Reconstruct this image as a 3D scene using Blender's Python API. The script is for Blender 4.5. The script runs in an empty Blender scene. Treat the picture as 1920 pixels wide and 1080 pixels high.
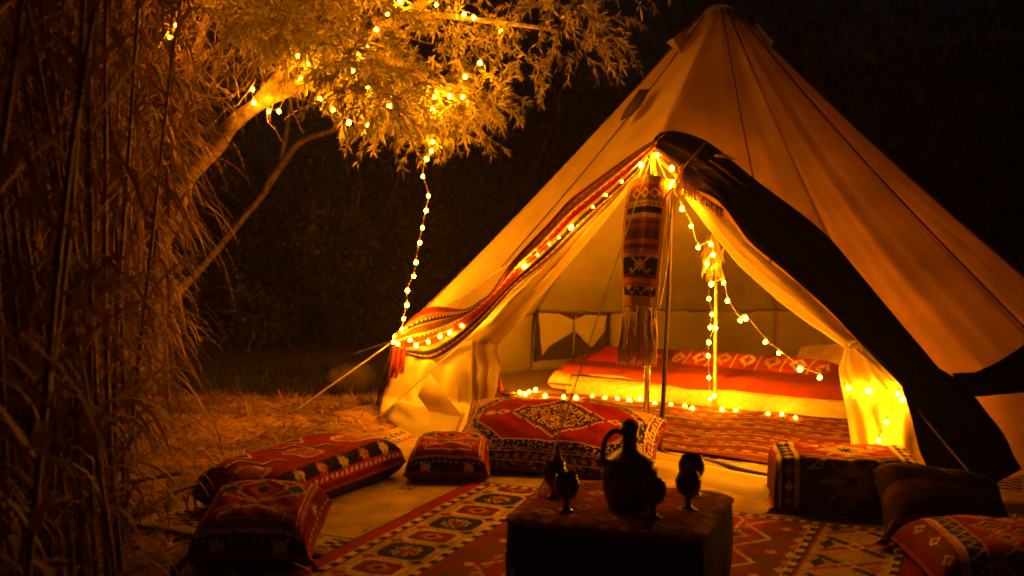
import bpy, math, random
import numpy as np
from mathutils import Vector, Matrix, Euler, noise
R_ = math.radians
random.seed(7); rng = np.random.default_rng(7)
sc = bpy.context.scene
col = sc.collection

# ------------------------------------------------------------------ camera
CAMZ, F, HOR = 1.35, 2000.0, 400.0
PITCH = math.atan((540 - HOR) / F)
cam = bpy.data.cameras.new('camera'); co = bpy.data.objects.new('camera', cam); col.objects.link(co)
co.location = (0, 0, CAMZ); co.rotation_euler = (R_(90) - PITCH, 0, 0)
cam.sensor_width = 36; cam.lens = F / 1920 * 36; cam.clip_start = .05; cam.clip_end = 500
cam.dof.use_dof = True; cam.dof.focus_distance = 5.9; cam.dof.aperture_fstop = 2.0
sc.camera = co
# ------------------------------------------------------------------ night sky, moon
w = bpy.data.worlds.new('World'); sc.world = w; w.use_nodes = True
nt = w.node_tree; bg = nt.nodes['Background']
sky = nt.nodes.new('ShaderNodeTexSky'); sky.sky_type = 'NISHITA'; sky.sun_disc = False
sky.sun_elevation = R_(25); sky.sun_rotation = R_(150)
nt.links.new(sky.outputs[0], bg.inputs[0]); bg.inputs[1].default_value = .00018
sl = bpy.data.lights.new('moon', 'SUN'); so = bpy.data.objects.new('moon', sl); col.objects.link(so)
sl.energy = .004; sl.angle = R_(.5); sl.color = (1, .85, .7); so.rotation_euler = (R_(65), 0, R_(30))
sc.view_settings.view_transform = 'Standard'; sc.view_settings.look = 'None'
sc.view_settings.exposure = 0.9; sc.view_settings.gamma = 1
sc.cycles.use_denoising = True
try: sc.cycles.denoiser = 'OPENIMAGEDENOISE'
except Exception: pass
sc.cycles.max_bounces = 6; sc.cycles.diffuse_bounces = 4; sc.cycles.transmission_bounces = 5
sc.cycles.transparent_max_bounces = 6; sc.cycles.sample_clamp_indirect = 4
sc.cycles.caustics_reflective = False; sc.cycles.caustics_refractive = False
sc.cycles.filter_width = 1.7
BULB = 520.0
LIGHT = (1.0, .285, .0025)

# ------------------------------------------------------------------ pixel helpers (photo pixels -> real points)
def ray(px, py):
    d = Vector(((px - 960) / F, 1.0, -(py - 540) / F))
    c, s = math.cos(PITCH), math.sin(PITCH)
    return Vector((d.x, d.y * c + d.z * s, d.z * c - d.y * s))
CAM = Vector((0, 0, CAMZ))
def G(px, py, z=0.0):
    d = ray(px, py); return CAM + d * ((z - CAMZ) / d.z)
def D(px, py, Y):
    d = ray(px, py); return CAM + d * (Y / d.y)
def PL(px, py, p0, n):
    d = ray(px, py); return CAM + d * ((p0 - CAM).dot(n) / d.dot(n))

# ------------------------------------------------------------------ object helpers
def props(o, label=None, cat=None, group=None, kind=None):
    if label: o['label'] = label
    if cat: o['category'] = cat
    if group: o['group'] = group
    if kind: o['kind'] = kind
    return o
def empty(name, loc=(0, 0, 0), rot=(0, 0, 0), **k):
    o = bpy.data.objects.new(name, None); col.objects.link(o); o.location = loc; o.rotation_euler = rot
    o.empty_display_size = .1
    return props(o, **k)
def link(name, me, m=None, parent=None, smooth=True, **k):
    o = bpy.data.objects.new(name, me); col.objects.link(o)
    if m is not None and not me.materials: me.materials.append(m)
    if smooth and len(me.polygons): me.polygons.foreach_set('use_smooth', [True] * len(me.polygons))
    if parent is not None:
        o.parent = parent
        if k.pop('keep', True):   # vertices given in world space
            bpy_mw = Matrix.LocRotScale(parent.location, parent.rotation_euler, parent.scale)
            if parent.parent is not None: bpy_mw = Matrix.Identity(4)
            o.matrix_parent_inverse = bpy_mw.inverted()
    else: k.pop('keep', None)
    return props(o, **k)
class MB:
    def __init__(s): s.v = []; s.f = []
    def add(s, vs, fs):
        b = len(s.v); s.v += [tuple(p) for p in vs]; s.f += [tuple(b + i for i in f) for f in fs]
    def tube(s, pts, r, n=8, caps=True):
        pts = [Vector(p) for p in pts]; L = len(pts)
        rs = r if isinstance(r, (list, tuple)) else [r] * L
        vs = []; up = Vector((.13, .21, .97)); prev = None
        for i, p in enumerate(pts):
            t = (pts[min(i + 1, L - 1)] - pts[max(i - 1, 0)])
            t = t.normalized() if t.length > 1e-9 else Vector((0, 0, 1))
            if prev is None:
                a = t.cross(up)
                if a.length < .05: a = t.cross(Vector((1, 0, 0)))
            else: a = prev - t * prev.dot(t)
            a.normalize(); prev = a; b = t.cross(a)
            for k in range(n):
                th = 2 * math.pi * k / n
                vs.append(p + (a * math.cos(th) + b * math.sin(th)) * rs[i])
        fs = [(i * n + k, i * n + (k + 1) % n, (i + 1) * n + (k + 1) % n, (i + 1) * n + k) for i in range(L - 1) for k in range(n)]
        if caps: fs += [tuple(range(n - 1, -1, -1)), tuple((L - 1) * n + k for k in range(n))]
        s.add(vs, fs)
    def lathe(s, prof, c=(0, 0, 0), n=28):
        vs = [(c[0] + r * math.cos(2 * math.pi * k / n), c[1] + r * math.sin(2 * math.pi * k / n), c[2] + z) for r, z in prof for k in range(n)]
        fs = [(i * n + k, i * n + (k + 1) % n, (i + 1) * n + (k + 1) % n, (i + 1) * n + k) for i in range(len(prof) - 1) for k in range(n)]
        s.add(vs, fs)
    def mesh(s, name):
        me = bpy.data.meshes.new(name); me.from_pydata(s.v, [], s.f); me.update(); return me
    def build(s, name, m, parent=None, **k): return link(name, s.mesh(name), m, parent, **k)
def catmull(pts, n=6):
    pts = [Vector(p) for p in pts]; out = []
    P = [pts[0] * 2 - pts[1]] + pts + [pts[-1] * 2 - pts[-2]]
    for i in range(1, len(P) - 2):
        for k in range(n):
            t = k / n; a, b, c, d = P[i - 1], P[i], P[i + 1], P[i + 2]
            out.append(.5 * ((2 * b) + (c - a) * t + (2 * a - 5 * b + 4 * c - d) * t * t + (3 * b - a - 3 * c + d) * t ** 3))
    out.append(pts[-1]); return out
def resample(pts, n):
    P = np.array([tuple(p) for p in pts], float)
    s = np.r_[0, np.cumsum(np.linalg.norm(np.diff(P, axis=0), axis=1))]; t = np.linspace(0, s[-1], n)
    return np.stack([np.interp(t, s, P[:, i]) for i in range(P.shape[1])], 1)
def grid_mesh(name, P, cols=None):
    nv, nu = P.shape[:2]; me = bpy.data.meshes.new(name)
    idx = np.arange(nv * nu).reshape(nv, nu)
    q = np.stack([idx[:-1, :-1], idx[:-1, 1:], idx[1:, 1:], idx[1:, :-1]], -1).reshape(-1, 4)
    return raw_mesh(me, P.reshape(-1, 3), q, None if cols is None else cols.reshape(-1, 3))
def raw_mesh(me, V, q, fc=None):
    V = np.asarray(V, np.float32); q = np.asarray(q, np.int32); k = q.shape[1]
    me.vertices.add(len(V)); me.vertices.foreach_set('co', V.ravel())
    me.loops.add(q.size); me.loops.foreach_set('vertex_index', q.ravel())
    me.polygons.add(len(q)); me.polygons.foreach_set('loop_start', np.arange(0, q.size, k, dtype=np.int32))
    me.update(calc_edges=True)
    if fc is not None:
        a = me.attributes.new('weave', 'FLOAT_COLOR', 'FACE')
        a.data.foreach_set('color', np.c_[fc, np.ones(len(fc))].astype(np.float32).ravel())
    me.validate(); return me
def solid(o, t, off=0):
    m = o.modifiers.new('thickness', 'SOLIDIFY'); m.thickness = t; m.offset = off; return o

# ------------------------------------------------------------------ materials
def mat(name, rgb, rough=.8, var=.25, scale=8, bump=.2, bscale=60, metal=0, transl=0, spec=.3, tint=None, hue=None, coords='Object', sheen=0):
    m = bpy.data.materials.new(name); m.use_nodes = True; t = m.node_tree; N = t.nodes; b = N['Principled BSDF']
    b.inputs['Roughness'].default_value = rough; b.inputs['Metallic'].default_value = metal
    b.inputs['Specular IOR Level'].default_value = spec
    if sheen: b.inputs['Sheen Weight'].default_value = sheen
    tc = N.new('ShaderNodeTexCoord'); no = N.new('ShaderNodeTexNoise'); no.inputs['Scale'].default_value = scale; no.inputs['Detail'].default_value = 6
    t.links.new(tc.outputs[coords], no.inputs['Vector'])
    cr = N.new('ShaderNodeValToRGB'); e = cr.color_ramp.elements
    h2 = hue or rgb
    e[0].position = .3; e[1].position = .7
    e[0].color = tuple(c * (1 - var) for c in rgb) + (1,); e[1].color = tuple(min(1, c * (1 + var)) for c in h2) + (1,)
    t.links.new(no.outputs['Fac'], cr.inputs[0]); t.links.new(cr.outputs[0], b.inputs['Base Color'])
    nb = N.new('ShaderNodeTexNoise'); nb.inputs['Scale'].default_value = bscale; nb.inputs['Detail'].default_value = 4
    t.links.new(tc.outputs[coords], nb.inputs['Vector'])
    bp = N.new('ShaderNodeBump'); bp.inputs['Strength'].default_value = bump; bp.inputs['Distance'].default_value = .01
    t.links.new(nb.outputs['Fac'], bp.inputs['Height']); t.links.new(bp.outputs[0], b.inputs['Normal'])
    if transl:
        tr = N.new('ShaderNodeBsdfTranslucent'); mx = N.new('ShaderNodeMixShader'); mx.inputs[0].default_value = transl
        if tint:
            tm = N.new('ShaderNodeMix'); tm.data_type = 'RGBA'; tm.blend_type = 'MULTIPLY'; tm.inputs[0].default_value = 1; tm.inputs[7].default_value = tint + (1,)
            t.links.new(cr.outputs[0], tm.inputs[6]); t.links.new(tm.outputs[2], tr.inputs[0])
        else: t.links.new(cr.outputs[0], tr.inputs[0])
        t.links.new(bp.outputs[0], tr.inputs['Normal'])
        t.links.new(b.outputs[0], mx.inputs[1]); t.links.new(tr.outputs[0], mx.inputs[2])
        t.links.new(mx.outputs[0], N['Material Output'].inputs[0])
    return m
def weave_mat(name, transl=0, bump=.5, bscale=260, rough=.9):
    m = bpy.data.materials.new(name); m.use_nodes = True; t = m.node_tree; N = t.nodes; b = N['Principled BSDF']
    b.inputs['Roughness'].default_value = rough; b.inputs['Specular IOR Level'].default_value = .04
    at = N.new('ShaderNodeAttribute'); at.attribute_name = 'weave'
    tc = N.new('ShaderNodeTexCoord'); n1 = N.new('ShaderNodeTexNoise'); n1.inputs['Scale'].default_value = 7; n1.inputs['Detail'].default_value = 8
    n2 = N.new('ShaderNodeTexNoise'); n2.inputs['Scale'].default_value = bscale; n2.inputs['Detail'].default_value = 3
    t.links.new(tc.outputs['Object'], n1.inputs['Vector']); t.links.new(tc.outputs['Object'], n2.inputs['Vector'])
    mr = N.new('ShaderNodeMapRange'); mr.inputs[1].default_value = .3; mr.inputs[2].default_value = .7; mr.inputs[3].default_value = .62; mr.inputs[4].default_value = 1.2
    t.links.new(n1.outputs['Fac'], mr.inputs[0])
    m2 = N.new('ShaderNodeMapRange'); m2.inputs[1].default_value = .3; m2.inputs[2].default_value = .7; m2.inputs[3].default_value = .65; m2.inputs[4].default_value = 1.25
    t.links.new(n2.outputs['Fac'], m2.inputs[0])
    mu = N.new('ShaderNodeMath'); mu.operation = 'MULTIPLY'; t.links.new(mr.outputs[0], mu.inputs[0]); t.links.new(m2.outputs[0], mu.inputs[1])
    vm = N.new('ShaderNodeVectorMath'); vm.operation = 'SCALE'; t.links.new(at.outputs['Color'], vm.inputs[0]); t.links.new(mu.outputs[0], vm.inputs['Scale'])
    t.links.new(vm.outputs[0], b.inputs['Base Color'])
    bp = N.new('ShaderNodeBump'); bp.inputs['Strength'].default_value = bump; bp.inputs['Distance'].default_value = .004
    t.links.new(n2.outputs['Fac'], bp.inputs['Height']); t.links.new(bp.outputs[0], b.inputs['Normal'])
    if transl:
        tr = N.new('ShaderNodeBsdfTranslucent'); mx = N.new('ShaderNodeMixShader'); mx.inputs[0].default_value = transl
        t.links.new(vm.outputs[0], tr.inputs[0]); t.links.new(b.outputs[0], mx.inputs[1]); t.links.new(tr.outputs[0], mx.inputs[2])
        t.links.new(mx.outputs[0], N['Material Output'].inputs[0])
    return m
M = dict(
    canvas=mat('canvas', (.56, .50, .39), .9, .16, 2.2, .35, 35, transl=.50, tint=(1, .84, .45), spec=.1),
    curtain=mat('door_canvas', (.74, .66, .48), .9, .06, 3, .3, 30, transl=.55, spec=.1),
    rope=mat('rope', (.5, .42, .3), .8, .2, 40, .6, 200),
    seam=mat('seam_webbing', (.10, .06, .035), .8, .2, 30, .3, 200),
    trim=mat('dark_trim', (.035, .022, .015), .7, .3, 20, .3, 150),
    chrome=mat('steel', (.6, .6, .6), .22, .05, 6, .02, 80, metal=1, spec=.5),
    pole=mat('pole', (.3, .25, .2), .4, .15, 6, .1, 80, metal=.7),
    weave=weave_mat('weave'), weave_t=weave_mat('thin_weave', transl=.18), pile=weave_mat('rug_pile', bump=.8, bscale=180),
    straw_hay=mat('straw', (.36, .21, .09), .85, .6, 2, .3, 60, transl=.1, hue=(.36, .21, .085)),
    soil=mat('soil', (.16, .10, .06), .95, .35, 5, 1.0, 25),
    bark=mat('bark', (.20, .14, .09), .9, .55, 22, 1.0, 38),
    olive=mat('olive_leaf', (.20, .18, .08), .55, .4, 2.5, .2, 40, transl=.25, spec=.4, hue=(.34, .30, .15)),
    reed=mat('reed_leaf', (.17, .095, .04), .7, .5, 2.2, .3, 40, transl=.2, hue=(.17, .10, .04)),
    cane=mat('cane', (.15, .09, .045), .6, .35, 8, .3, 60),
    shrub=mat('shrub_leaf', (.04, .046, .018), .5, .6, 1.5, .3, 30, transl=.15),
    clay=mat('dark_clay', (.085, .036, .02), .33, .35, 18, .25, 60, spec=.45),
    glaze=mat('dark_glaze', (.07, .022, .012), .16, .3, 14, .08, 50, spec=.6),
    paleclay=mat('pale_clay', (.38, .26, .15), .7, .25, 14, .3, 60),
    bedding=mat('knit_throw', (.30, .25, .17), .95, .12, 30, 1.2, 90),
    redcloth=mat('red_blanket', (.13, .013, .006), .95, .2, 8, .6, 90),
    orange=mat('orange_cotton', (.6, .26, .12), .9, .1, 8, .3, 90),
    fringe=mat('fringe_wool', (.5, .38, .24), .95, .25, 30, .5, 150, transl=.1),
    redwool=mat('red_wool', (.17, .012, .009), .95, .3, 30, .6, 150),
    darkwool=mat('dark_wool', (.03, .012, .014), .95, .3, 30, .6, 150),
    dry=mat('lit_dry_blade', (.42, .29, .14), .7, .4, 2.2, .3, 40, transl=.25, hue=(.36, .23, .10)),  # dry reed blades, base colour raised above the other reeds to look lit
    feather=mat('feather', (.6, .5, .3), .9, .15, 20, .3, 60, transl=.4),
    palm=mat('dry_palm', (.25, .13, .06), .8, .4, 12, .5, 60, transl=.1),
    wire=mat('lamp_wire', (.32, .24, .12), .5, .1, 10, .1, 60, transl=.0),
    meshnet=mat('window_net', (.06, .035, .02), .9, .2, 60, .3, 200, transl=.1),
    stone=mat('stone', (.09, .065, .045), .9, .3, 8, .8, 30),
    groundsheet=mat('groundsheet', (.30, .22, .13), .8, .2, 4, .3, 40),
    black=mat('shaded_side_cloth', (.012, .008, .009), .95, .3, 10, .5, 120),  # table sides: shade put into a near-black base colour
)
def bulb_mat():
    m = bpy.data.materials.new('lamp_glow'); m.use_nodes = True; t = m.node_tree; N = t.nodes; N.remove(N['Principled BSDF'])
    e = N.new('ShaderNodeEmission'); e.inputs[0].default_value = LIGHT + (1,)
    lw = N.new('ShaderNodeLayerWeight'); lw.inputs[0].default_value = .5
    mr = N.new('ShaderNodeMapRange'); mr.inputs[1].default_value = 0; mr.inputs[2].default_value = .85
    mr.inputs[3].default_value = BULB * 1.35; mr.inputs[4].default_value = BULB * .05
    t.links.new(lw.outputs['Facing'], mr.inputs[0]); t.links.new(mr.outputs[0], e.inputs[1])
    t.links.new(e.outputs[0], N['Material Output'].inputs[0]); return m
M['bulb'] = bulb_mat()

# ------------------------------------------------------------------ weaving patterns (coloured cells)
RED = (.30, .018, .014); DRED = (.15, .012, .012); NAVY = (.012, .013, .022); CREAM = (.58, .44, .27); BEIGE = (.42, .31, .18)
RUST = (.33, .10, .035); OLIVE = (.085, .07, .03); GREEN = (.02, .06, .03); BROWN = (.11, .05, .025); ORANGE = (.45, .17, .04); PINK = (.45, .12, .07)
class Cv:
    def __init__(s, W, H, bg): s.W, s.H = W, H; s.a = np.empty((H, W, 3)); s.a[:] = bg; s.Y, s.X = np.mgrid[0:H, 0:W]
    def m(s, mask, c): s.a[mask] = c
    def rect(s, x0, y0, x1, y1, c): s.a[max(0, int(y0)):int(y1), max(0, int(x0)):int(x1)] = c
    def frame(s, i, t, c): s.m((np.minimum(np.minimum(s.X, s.W - 1 - s.X), np.minimum(s.Y, s.H - 1 - s.Y)) >= i) & (np.minimum(np.minimum(s.X, s.W - 1 - s.X), np.minimum(s.Y, s.H - 1 - s.Y)) < i + t), c)
    def line(s, x0, y0, x1, y1, t, c):
        dx, dy = x1 - x0, y1 - y0; L = max(1e-6, dx * dx + dy * dy)
        k = np.clip(((s.X - x0) * dx + (s.Y - y0) * dy) / L, 0, 1)
        s.m(np.hypot(s.X - x0 - k * dx, s.Y - y0 - k * dy) < t / 2 + .3, c)
    def poly(s, pts, t, c, closed=True):
        for i in range(len(pts) - (0 if closed else 1)): s.line(*pts[i], *pts[(i + 1) % len(pts)], t, c)
    def dia(s, cx, cy, rx, ry, c, t=None, step=1):
        X = np.floor(np.abs(s.X - cx) / step) * step; Y = np.floor(np.abs(s.Y - cy) / step) * step
        d = X / rx + Y / ry
        s.m(d <= 1 if t is None else (d <= 1) & (d > 1 - t), c)
    def hexa(s, cx, cy, rx, ry, c, t=None):
        d = np.maximum(np.abs(s.Y - cy) / ry, np.abs(s.X - cx) / rx * .65 + np.abs(s.Y - cy) / ry * .5)
        d = np.maximum(d, np.abs(s.X - cx) / rx)
        s.m(d <= 1 if t is None else (d <= 1) & (d > 1 - t), c)
    def star(s, cx, cy, r, c, t=1.6):
        for a in range(4):
            th = a * math.pi / 4; s.line(cx - r * math.cos(th), cy - r * math.sin(th), cx + r * math.cos(th), cy + r * math.sin(th), t, c)
        s.dia(cx, cy, r * .4, r * .4, c)
    def zig(s, y0, amp, per, t, c, horiz=True, m=None):
        A, B = (s.X, s.Y) if horiz else (s.Y, s.X)
        z = y0 + amp * (2 * np.abs(((A / per) % 1) - .5) * 2 - 1)
        k = np.abs(B - z) < t / 2 + .3
        if m is not None: k &= m
        s.m(k, c)
    def dash(s, lo, hi, per, duty, c, horiz=True, ph=0):
        A, B = (s.X, s.Y) if horiz else (s.Y, s.X)
        s.m((B >= lo) & (B < hi) & (((A + ph) % per) < duty), c)
    def speck(s, mask, c, p): s.m(mask & (rng.random((s.H, s.W)) < p), c)
    def done(s, v=.12): return s.a * (1 + v * (rng.random((s.H, s.W, 1)) - .5) * 2)
def pat_rug():                      # the big floor rug, 2.15 x 2.9 m
    W, H = 300, 400; c = Cv(W, H, RED)
    c.rect(0, 0, 10, H, RED); c.rect(0, 0, 2, H, BROWN)
    def vborder(x):
        c.rect(x, 0, x + 6, H, NAVY); c.dash(x + 1, x + 5, 12, 6, CREAM, False); c.rect(x, 0, x + 1, H, CREAM); c.rect(x + 6, 0, x + 7, H, RED)
    vborder(11)
    c.rect(18, 0, 58, H, BEIGE)
    for k in range(14):
        y = 14 + k * 29
        if k % 2: 
            c.hexa(38, y, 15, 11, DRED); c.hexa(38, y, 15, 11, CREAM, .16); c.dia(38, y, 8, 6, ORANGE); c.dia(38, y, 4, 3, NAVY)
        else:
            c.hexa(38, y, 14, 12, NAVY); c.speck(np.hypot(c.X - 38, c.Y - y) < 9, CREAM, .35); c.dia(38, y, 4, 4, RED)
        for sx in (-1, 1):
            for sy in (-1, 1): c.dia(38 + sx * 15, y + sy * 14, 4, 3, RED if sx * sy > 0 else NAVY)
    vborder(58)
    c.rect(66, 0, 232, H, (.30, .03, .016))
    for x0 in (66, 208):
        c.rect(x0, 0, x0 + 26, H, (.13, .06, .025)); c.speck((c.X >= x0) & (c.X < x0 + 26), RED, .12)
        for k in range(28):
            c.dia(x0 + 4, 7 + k * 14, 3, 5, RED); c.dia(x0 + 22, 7 + k * 14, 3, 5, CREAM if k % 2 else ORANGE)
    c.zig(92, 9, 44, 2.2, CREAM, False); c.zig(95, 9, 44, 2.2, RED, False); c.zig(206, 9, 44, 2.2, CREAM, False)
    for k in range(9):
        y = 22 + k * 44
        for x in (79, 220): c.star(x, y, 7, RED); c.dia(x, y, 3, 3, CREAM)
        for x in (120, 150, 180):
            c.hexa(x, y, 13, 15, DRED if (k + x // 30) % 2 else RED); c.hexa(x, y, 13, 15, CREAM, .13); c.hexa(x, y, 7, 8, BEIGE, .28)
            c.dia(x, y, 4, 4, NAVY)
        for x in (105, 135, 165, 195): c.line(x, y + 14, x, y + 30, 1.5, CREAM); c.dia(x, y + 22, 4, 6, OLIVE)
        c.line(100, y + 22, 200, y + 22, 1.2, CREAM)
        for x in (105, 135, 165, 195): c.dia(x, y, 5, 7, ORANGE, .35); c.dia(x, y + 22, 8, 9, CREAM, .2)
        for x in range(102, 204, 6): c.dia(x, y + 38, 1.6, 2.2, BEIGE)
        for x in range(104, 200, 9): c.dia(x, y + 22, 2, 2, NAVY)
    vborder(232)
    c.rect(240, 0, 282, H, BEIGE)
    for k in range(12):
        y = 16 + k * 34
        c.line(245, y - 12, 277, y + 12, 3.5, RED); c.line(245, y + 12, 277, y - 12, 3.5, NAVY); c.dia(261, y, 6, 6, CREAM); c.dia(261, y, 3, 3, RED)
        c.dia(246, y, 4, 8, NAVY); c.dia(276, y, 4, 8, RUST)
    vborder(282); c.rect(290, 0, W, H, RED)
    c.rect(10, H - 8, W - 10, H, BROWN); c.dash(H - 6, H - 2, 8, 4, CREAM)
    c.speck(c.X >= 0, BROWN, .05)
    return c.done(.2)
def pat_mat():                      # cream ground mat
    W, H = 280, 180; c = Cv(W, H, (.40, .29, .16))
    c.frame(0, 3, (.30, .23, .12)); c.frame(14, 1, BROWN)
    b = np.minimum(np.minimum(c.X, W - 1 - c.X), np.minimum(c.Y, H - 1 - c.Y))
    q = ((c.X // 3) % 2 == (c.Y // 2) % 2) & ((c.X // 3) % 4 < 3)
    c.m((b > 4) & (b < 13) & q, NAVY)
    c.m((c.Y > H - 36) & (c.Y < H - 18) & q & (c.X > 120), NAVY)
    for k in range(60):
        x, y = rng.integers(18, W - 18), rng.integers(18, H - 18); c.m((np.abs(c.X - x) < rng.integers(1, 4)) & (np.abs(c.Y - y) < 2) & (rng.random((H, W)) < .6), (.16, .09, .05))
    return c.done(.06)
def pat_long(W=64, H=120):          # bolster top with stepped keys
    c = Cv(W, H, RED); c.frame(0, 3, DRED); c.dash(4, 6, 4, 2, CREAM, False); c.dash(W - 6, W - 4, 4, 2, CREAM, False)
    c.rect(W - 14, 0, W - 7, H, NAVY)
    for k in range(7): c.star(W - 10.5, 9 + k * 17, 3, CREAM if k % 2 else ORANGE, 1)
    for k in range(3):
        y = 20 + k * 40; x = 26
        c.poly([(x - 12, y - 14), (x - 12, y - 6), (x - 4, y - 6), (x - 4, y + 4), (x + 8, y + 4), (x + 8, y + 14), (x + 14, y + 14)], 3.4, NAVY, False)
        c.poly([(x - 13, y - 14), (x - 13, y - 5), (x - 5, y - 5), (x - 5, y + 5), (x + 7, y + 5), (x + 7, y + 15), (x + 14, y + 15)], 1.2, CREAM, False)
        c.hexa(x + 9, y - 7, 8, 8, PINK); c.hexa(x + 9, y - 7, 8, 8, CREAM, .2); c.dia(x - 10, y + 12, 6, 6, GREEN); c.dia(x - 10, y + 12, 6, 6, CREAM, .28)
    c.speck(c.X > 0, DRED, .08); return c.done(.18)
def pat_front(W=84, H=76, hi=NAVY):  # cushion with a diamond between two green lozenges
    c = Cv(W, H, DRED); c.rect(14, 12, W - 14, H, (.27, .018, .014)); c.rect(12, 0, W - 12, 11, hi); c.dash(9, 10, 4, 2, CREAM)
    for x in (15, W - 17): c.rect(x, 12, x + 2, H - 10, ORANGE)
    for x in (18, W - 19): c.rect(x, 12, x + 1, H - 10, CREAM)
    c.rect(15, 12, W - 15, 14, CREAM); c.rect(15, H - 12, W - 15, H - 10, CREAM)
    cx, cy = W // 2, 44
    c.dia(cx, cy, 16, 13, RED); c.dia(cx, cy, 16, 13, CREAM, .14); c.dia(cx, cy, 8, 7, PINK); c.dia(cx, cy, 3, 3, NAVY)
    for s_ in (-1, 1):
        c.dia(cx + s_ * 17, cy, 6.5, 5.5, GREEN); c.dia(cx + s_ * 17, cy, 6.5, 5.5, CREAM, .26)
        c.line(cx, cy + s_ * 13, cx + 20, cy + s_ * 5, .8, CREAM); c.line(cx, cy + s_ * 13, cx - 20, cy + s_ * 5, .8, CREAM)
        c.star(cx + s_ * 15, 5.5, 3.5, CREAM, .8); c.star(10 if s_ < 0 else W - 11, 40, 3, CREAM, .8)
        for q in range(3): c.dia(cx + s_ * (10 + q * 4), 27, 2, 2, ORANGE)
    c.poly([(cx - 16, 18), (cx - 16, 22), (cx, 28), (cx + 16, 22), (cx + 16, 18)], 1.4, CREAM, False); c.line(cx - 16, 18, cx + 16, 18, 1, CREAM)
    c.frame(0, 3, RED); c.dash(4, 6, 5, 2, CREAM, False); c.dash(W - 6, W - 4, 5, 2, CREAM, False)
    c.speck(c.X > 0, DRED, .06); return c.done(.18)
def pat_big(W=150, H=110):          # carpet cushion with a hexagon field
    c = Cv(W, H, NAVY); c.speck(c.X >= 0, CREAM, .16); c.speck(c.X >= 0, RED, .22)
    c.frame(6, 1, CREAM); c.frame(13, 1, CREAM); c.dash(8, 11, 6, 3, BEIGE); c.dash(H - 11, H - 8, 6, 3, BEIGE); c.dash(8, 11, 6, 3, BEIGE, False); c.dash(W - 11, W - 8, 6, 3, BEIGE, False)
    c.rect(15, 15, W - 15, H - 15, (.40, .22, .10))
    cx, cy = W / 2, H / 2
    c.m((np.abs(c.X - cx) / 74 + np.abs(c.Y - cy) / 74 < 1.0) & (np.abs(c.Y - cy) < 40) & (np.abs(c.X - cx) < 60), NAVY)
    k = (np.abs(c.X - cx) / 74 + np.abs(c.Y - cy) / 74 < 1.0); c.speck(k & (np.abs(c.Y - cy) < 40), CREAM, .15)
    def inner(r): return (np.abs(c.X - cx) / r + np.abs(c.Y - cy) / r < 1) & (np.abs(c.Y - cy) < 34 - (66 - r)) & (np.abs(c.X - cx) < 56 - (66 - r))
    c.m(inner(66), CREAM); c.m(inner(64.6), (.24, .01, .01))
    c.dia(cx, cy, 34, 28, CREAM, step=2); c.dia(cx, cy, 32, 26, DRED, step=2); c.dia(cx, cy, 28, 22.5, NAVY, step=2); c.speck((np.abs(c.X - cx) / 28 + np.abs(c.Y - cy) / 22 < 1), CREAM, .42); c.speck((np.abs(c.X - cx) / 22 + np.abs(c.Y - cy) / 17 < 1), RED, .25)
    for s in (-1, 1):
        c.dia(cx + s * 39, cy, 5, 4, CREAM, .5); c.star(cx + s * 47, cy, 3.5, CREAM, 1.2); c.dia(cx + s * 43, cy + 3, 2, 2, GREEN)
    return c.done(.22)
def pat_box(W=150, H=124):          # the right box cushion: sun medallion, end bars (front side, top, back side)
    c = Cv(W, H, RED)
    c.rect(0, 0, W, 40, (.06, .014, .016)); c.rect(0, 84, W, H, (.06, .014, .016)); c.rect(0, 39, W, 41, NAVY)  # front and back sides darkened: their shade is put into the weave colours
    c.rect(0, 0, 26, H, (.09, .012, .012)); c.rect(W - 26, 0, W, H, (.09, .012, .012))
    for x in (30, W - 44):
        c.rect(x, 0, x + 14, H, CREAM); c.rect(x + 3, 0, x + 11, H, NAVY)
        for k in range(12): c.dia(x + 7, 5 + k * 11, 3.4, 4, CREAM if k % 2 else ORANGE)
    for cy in (20, 62):
        hi = cy > 40  # medallion on top gets brighter colours, as if lit
        c.dia(W / 2, cy, 19, 17, ORANGE if hi else BROWN, step=2); c.star(W / 2, cy, 17, CREAM if hi else BEIGE, 2.2); c.dia(W / 2, cy, 13, 12, CREAM if hi else BEIGE, .35, 2); c.dia(W / 2, cy, 7, 7, CREAM, step=2); c.star(W / 2, cy, 5, NAVY, 1.2)
        c.line(48, cy - 18, W - 48, cy - 18, 1.3, CREAM); c.line(48, cy + 18, W - 48, cy + 18, 1.3, CREAM)
        for s_ in (-1, 1): c.poly([(W / 2 + s_ * 16, cy + 16), (W / 2 + s_ * 26, cy + 9), (W / 2 + s_ * 18, cy + 9)], 1.3, CREAM)
    return c.done(.15)
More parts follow.
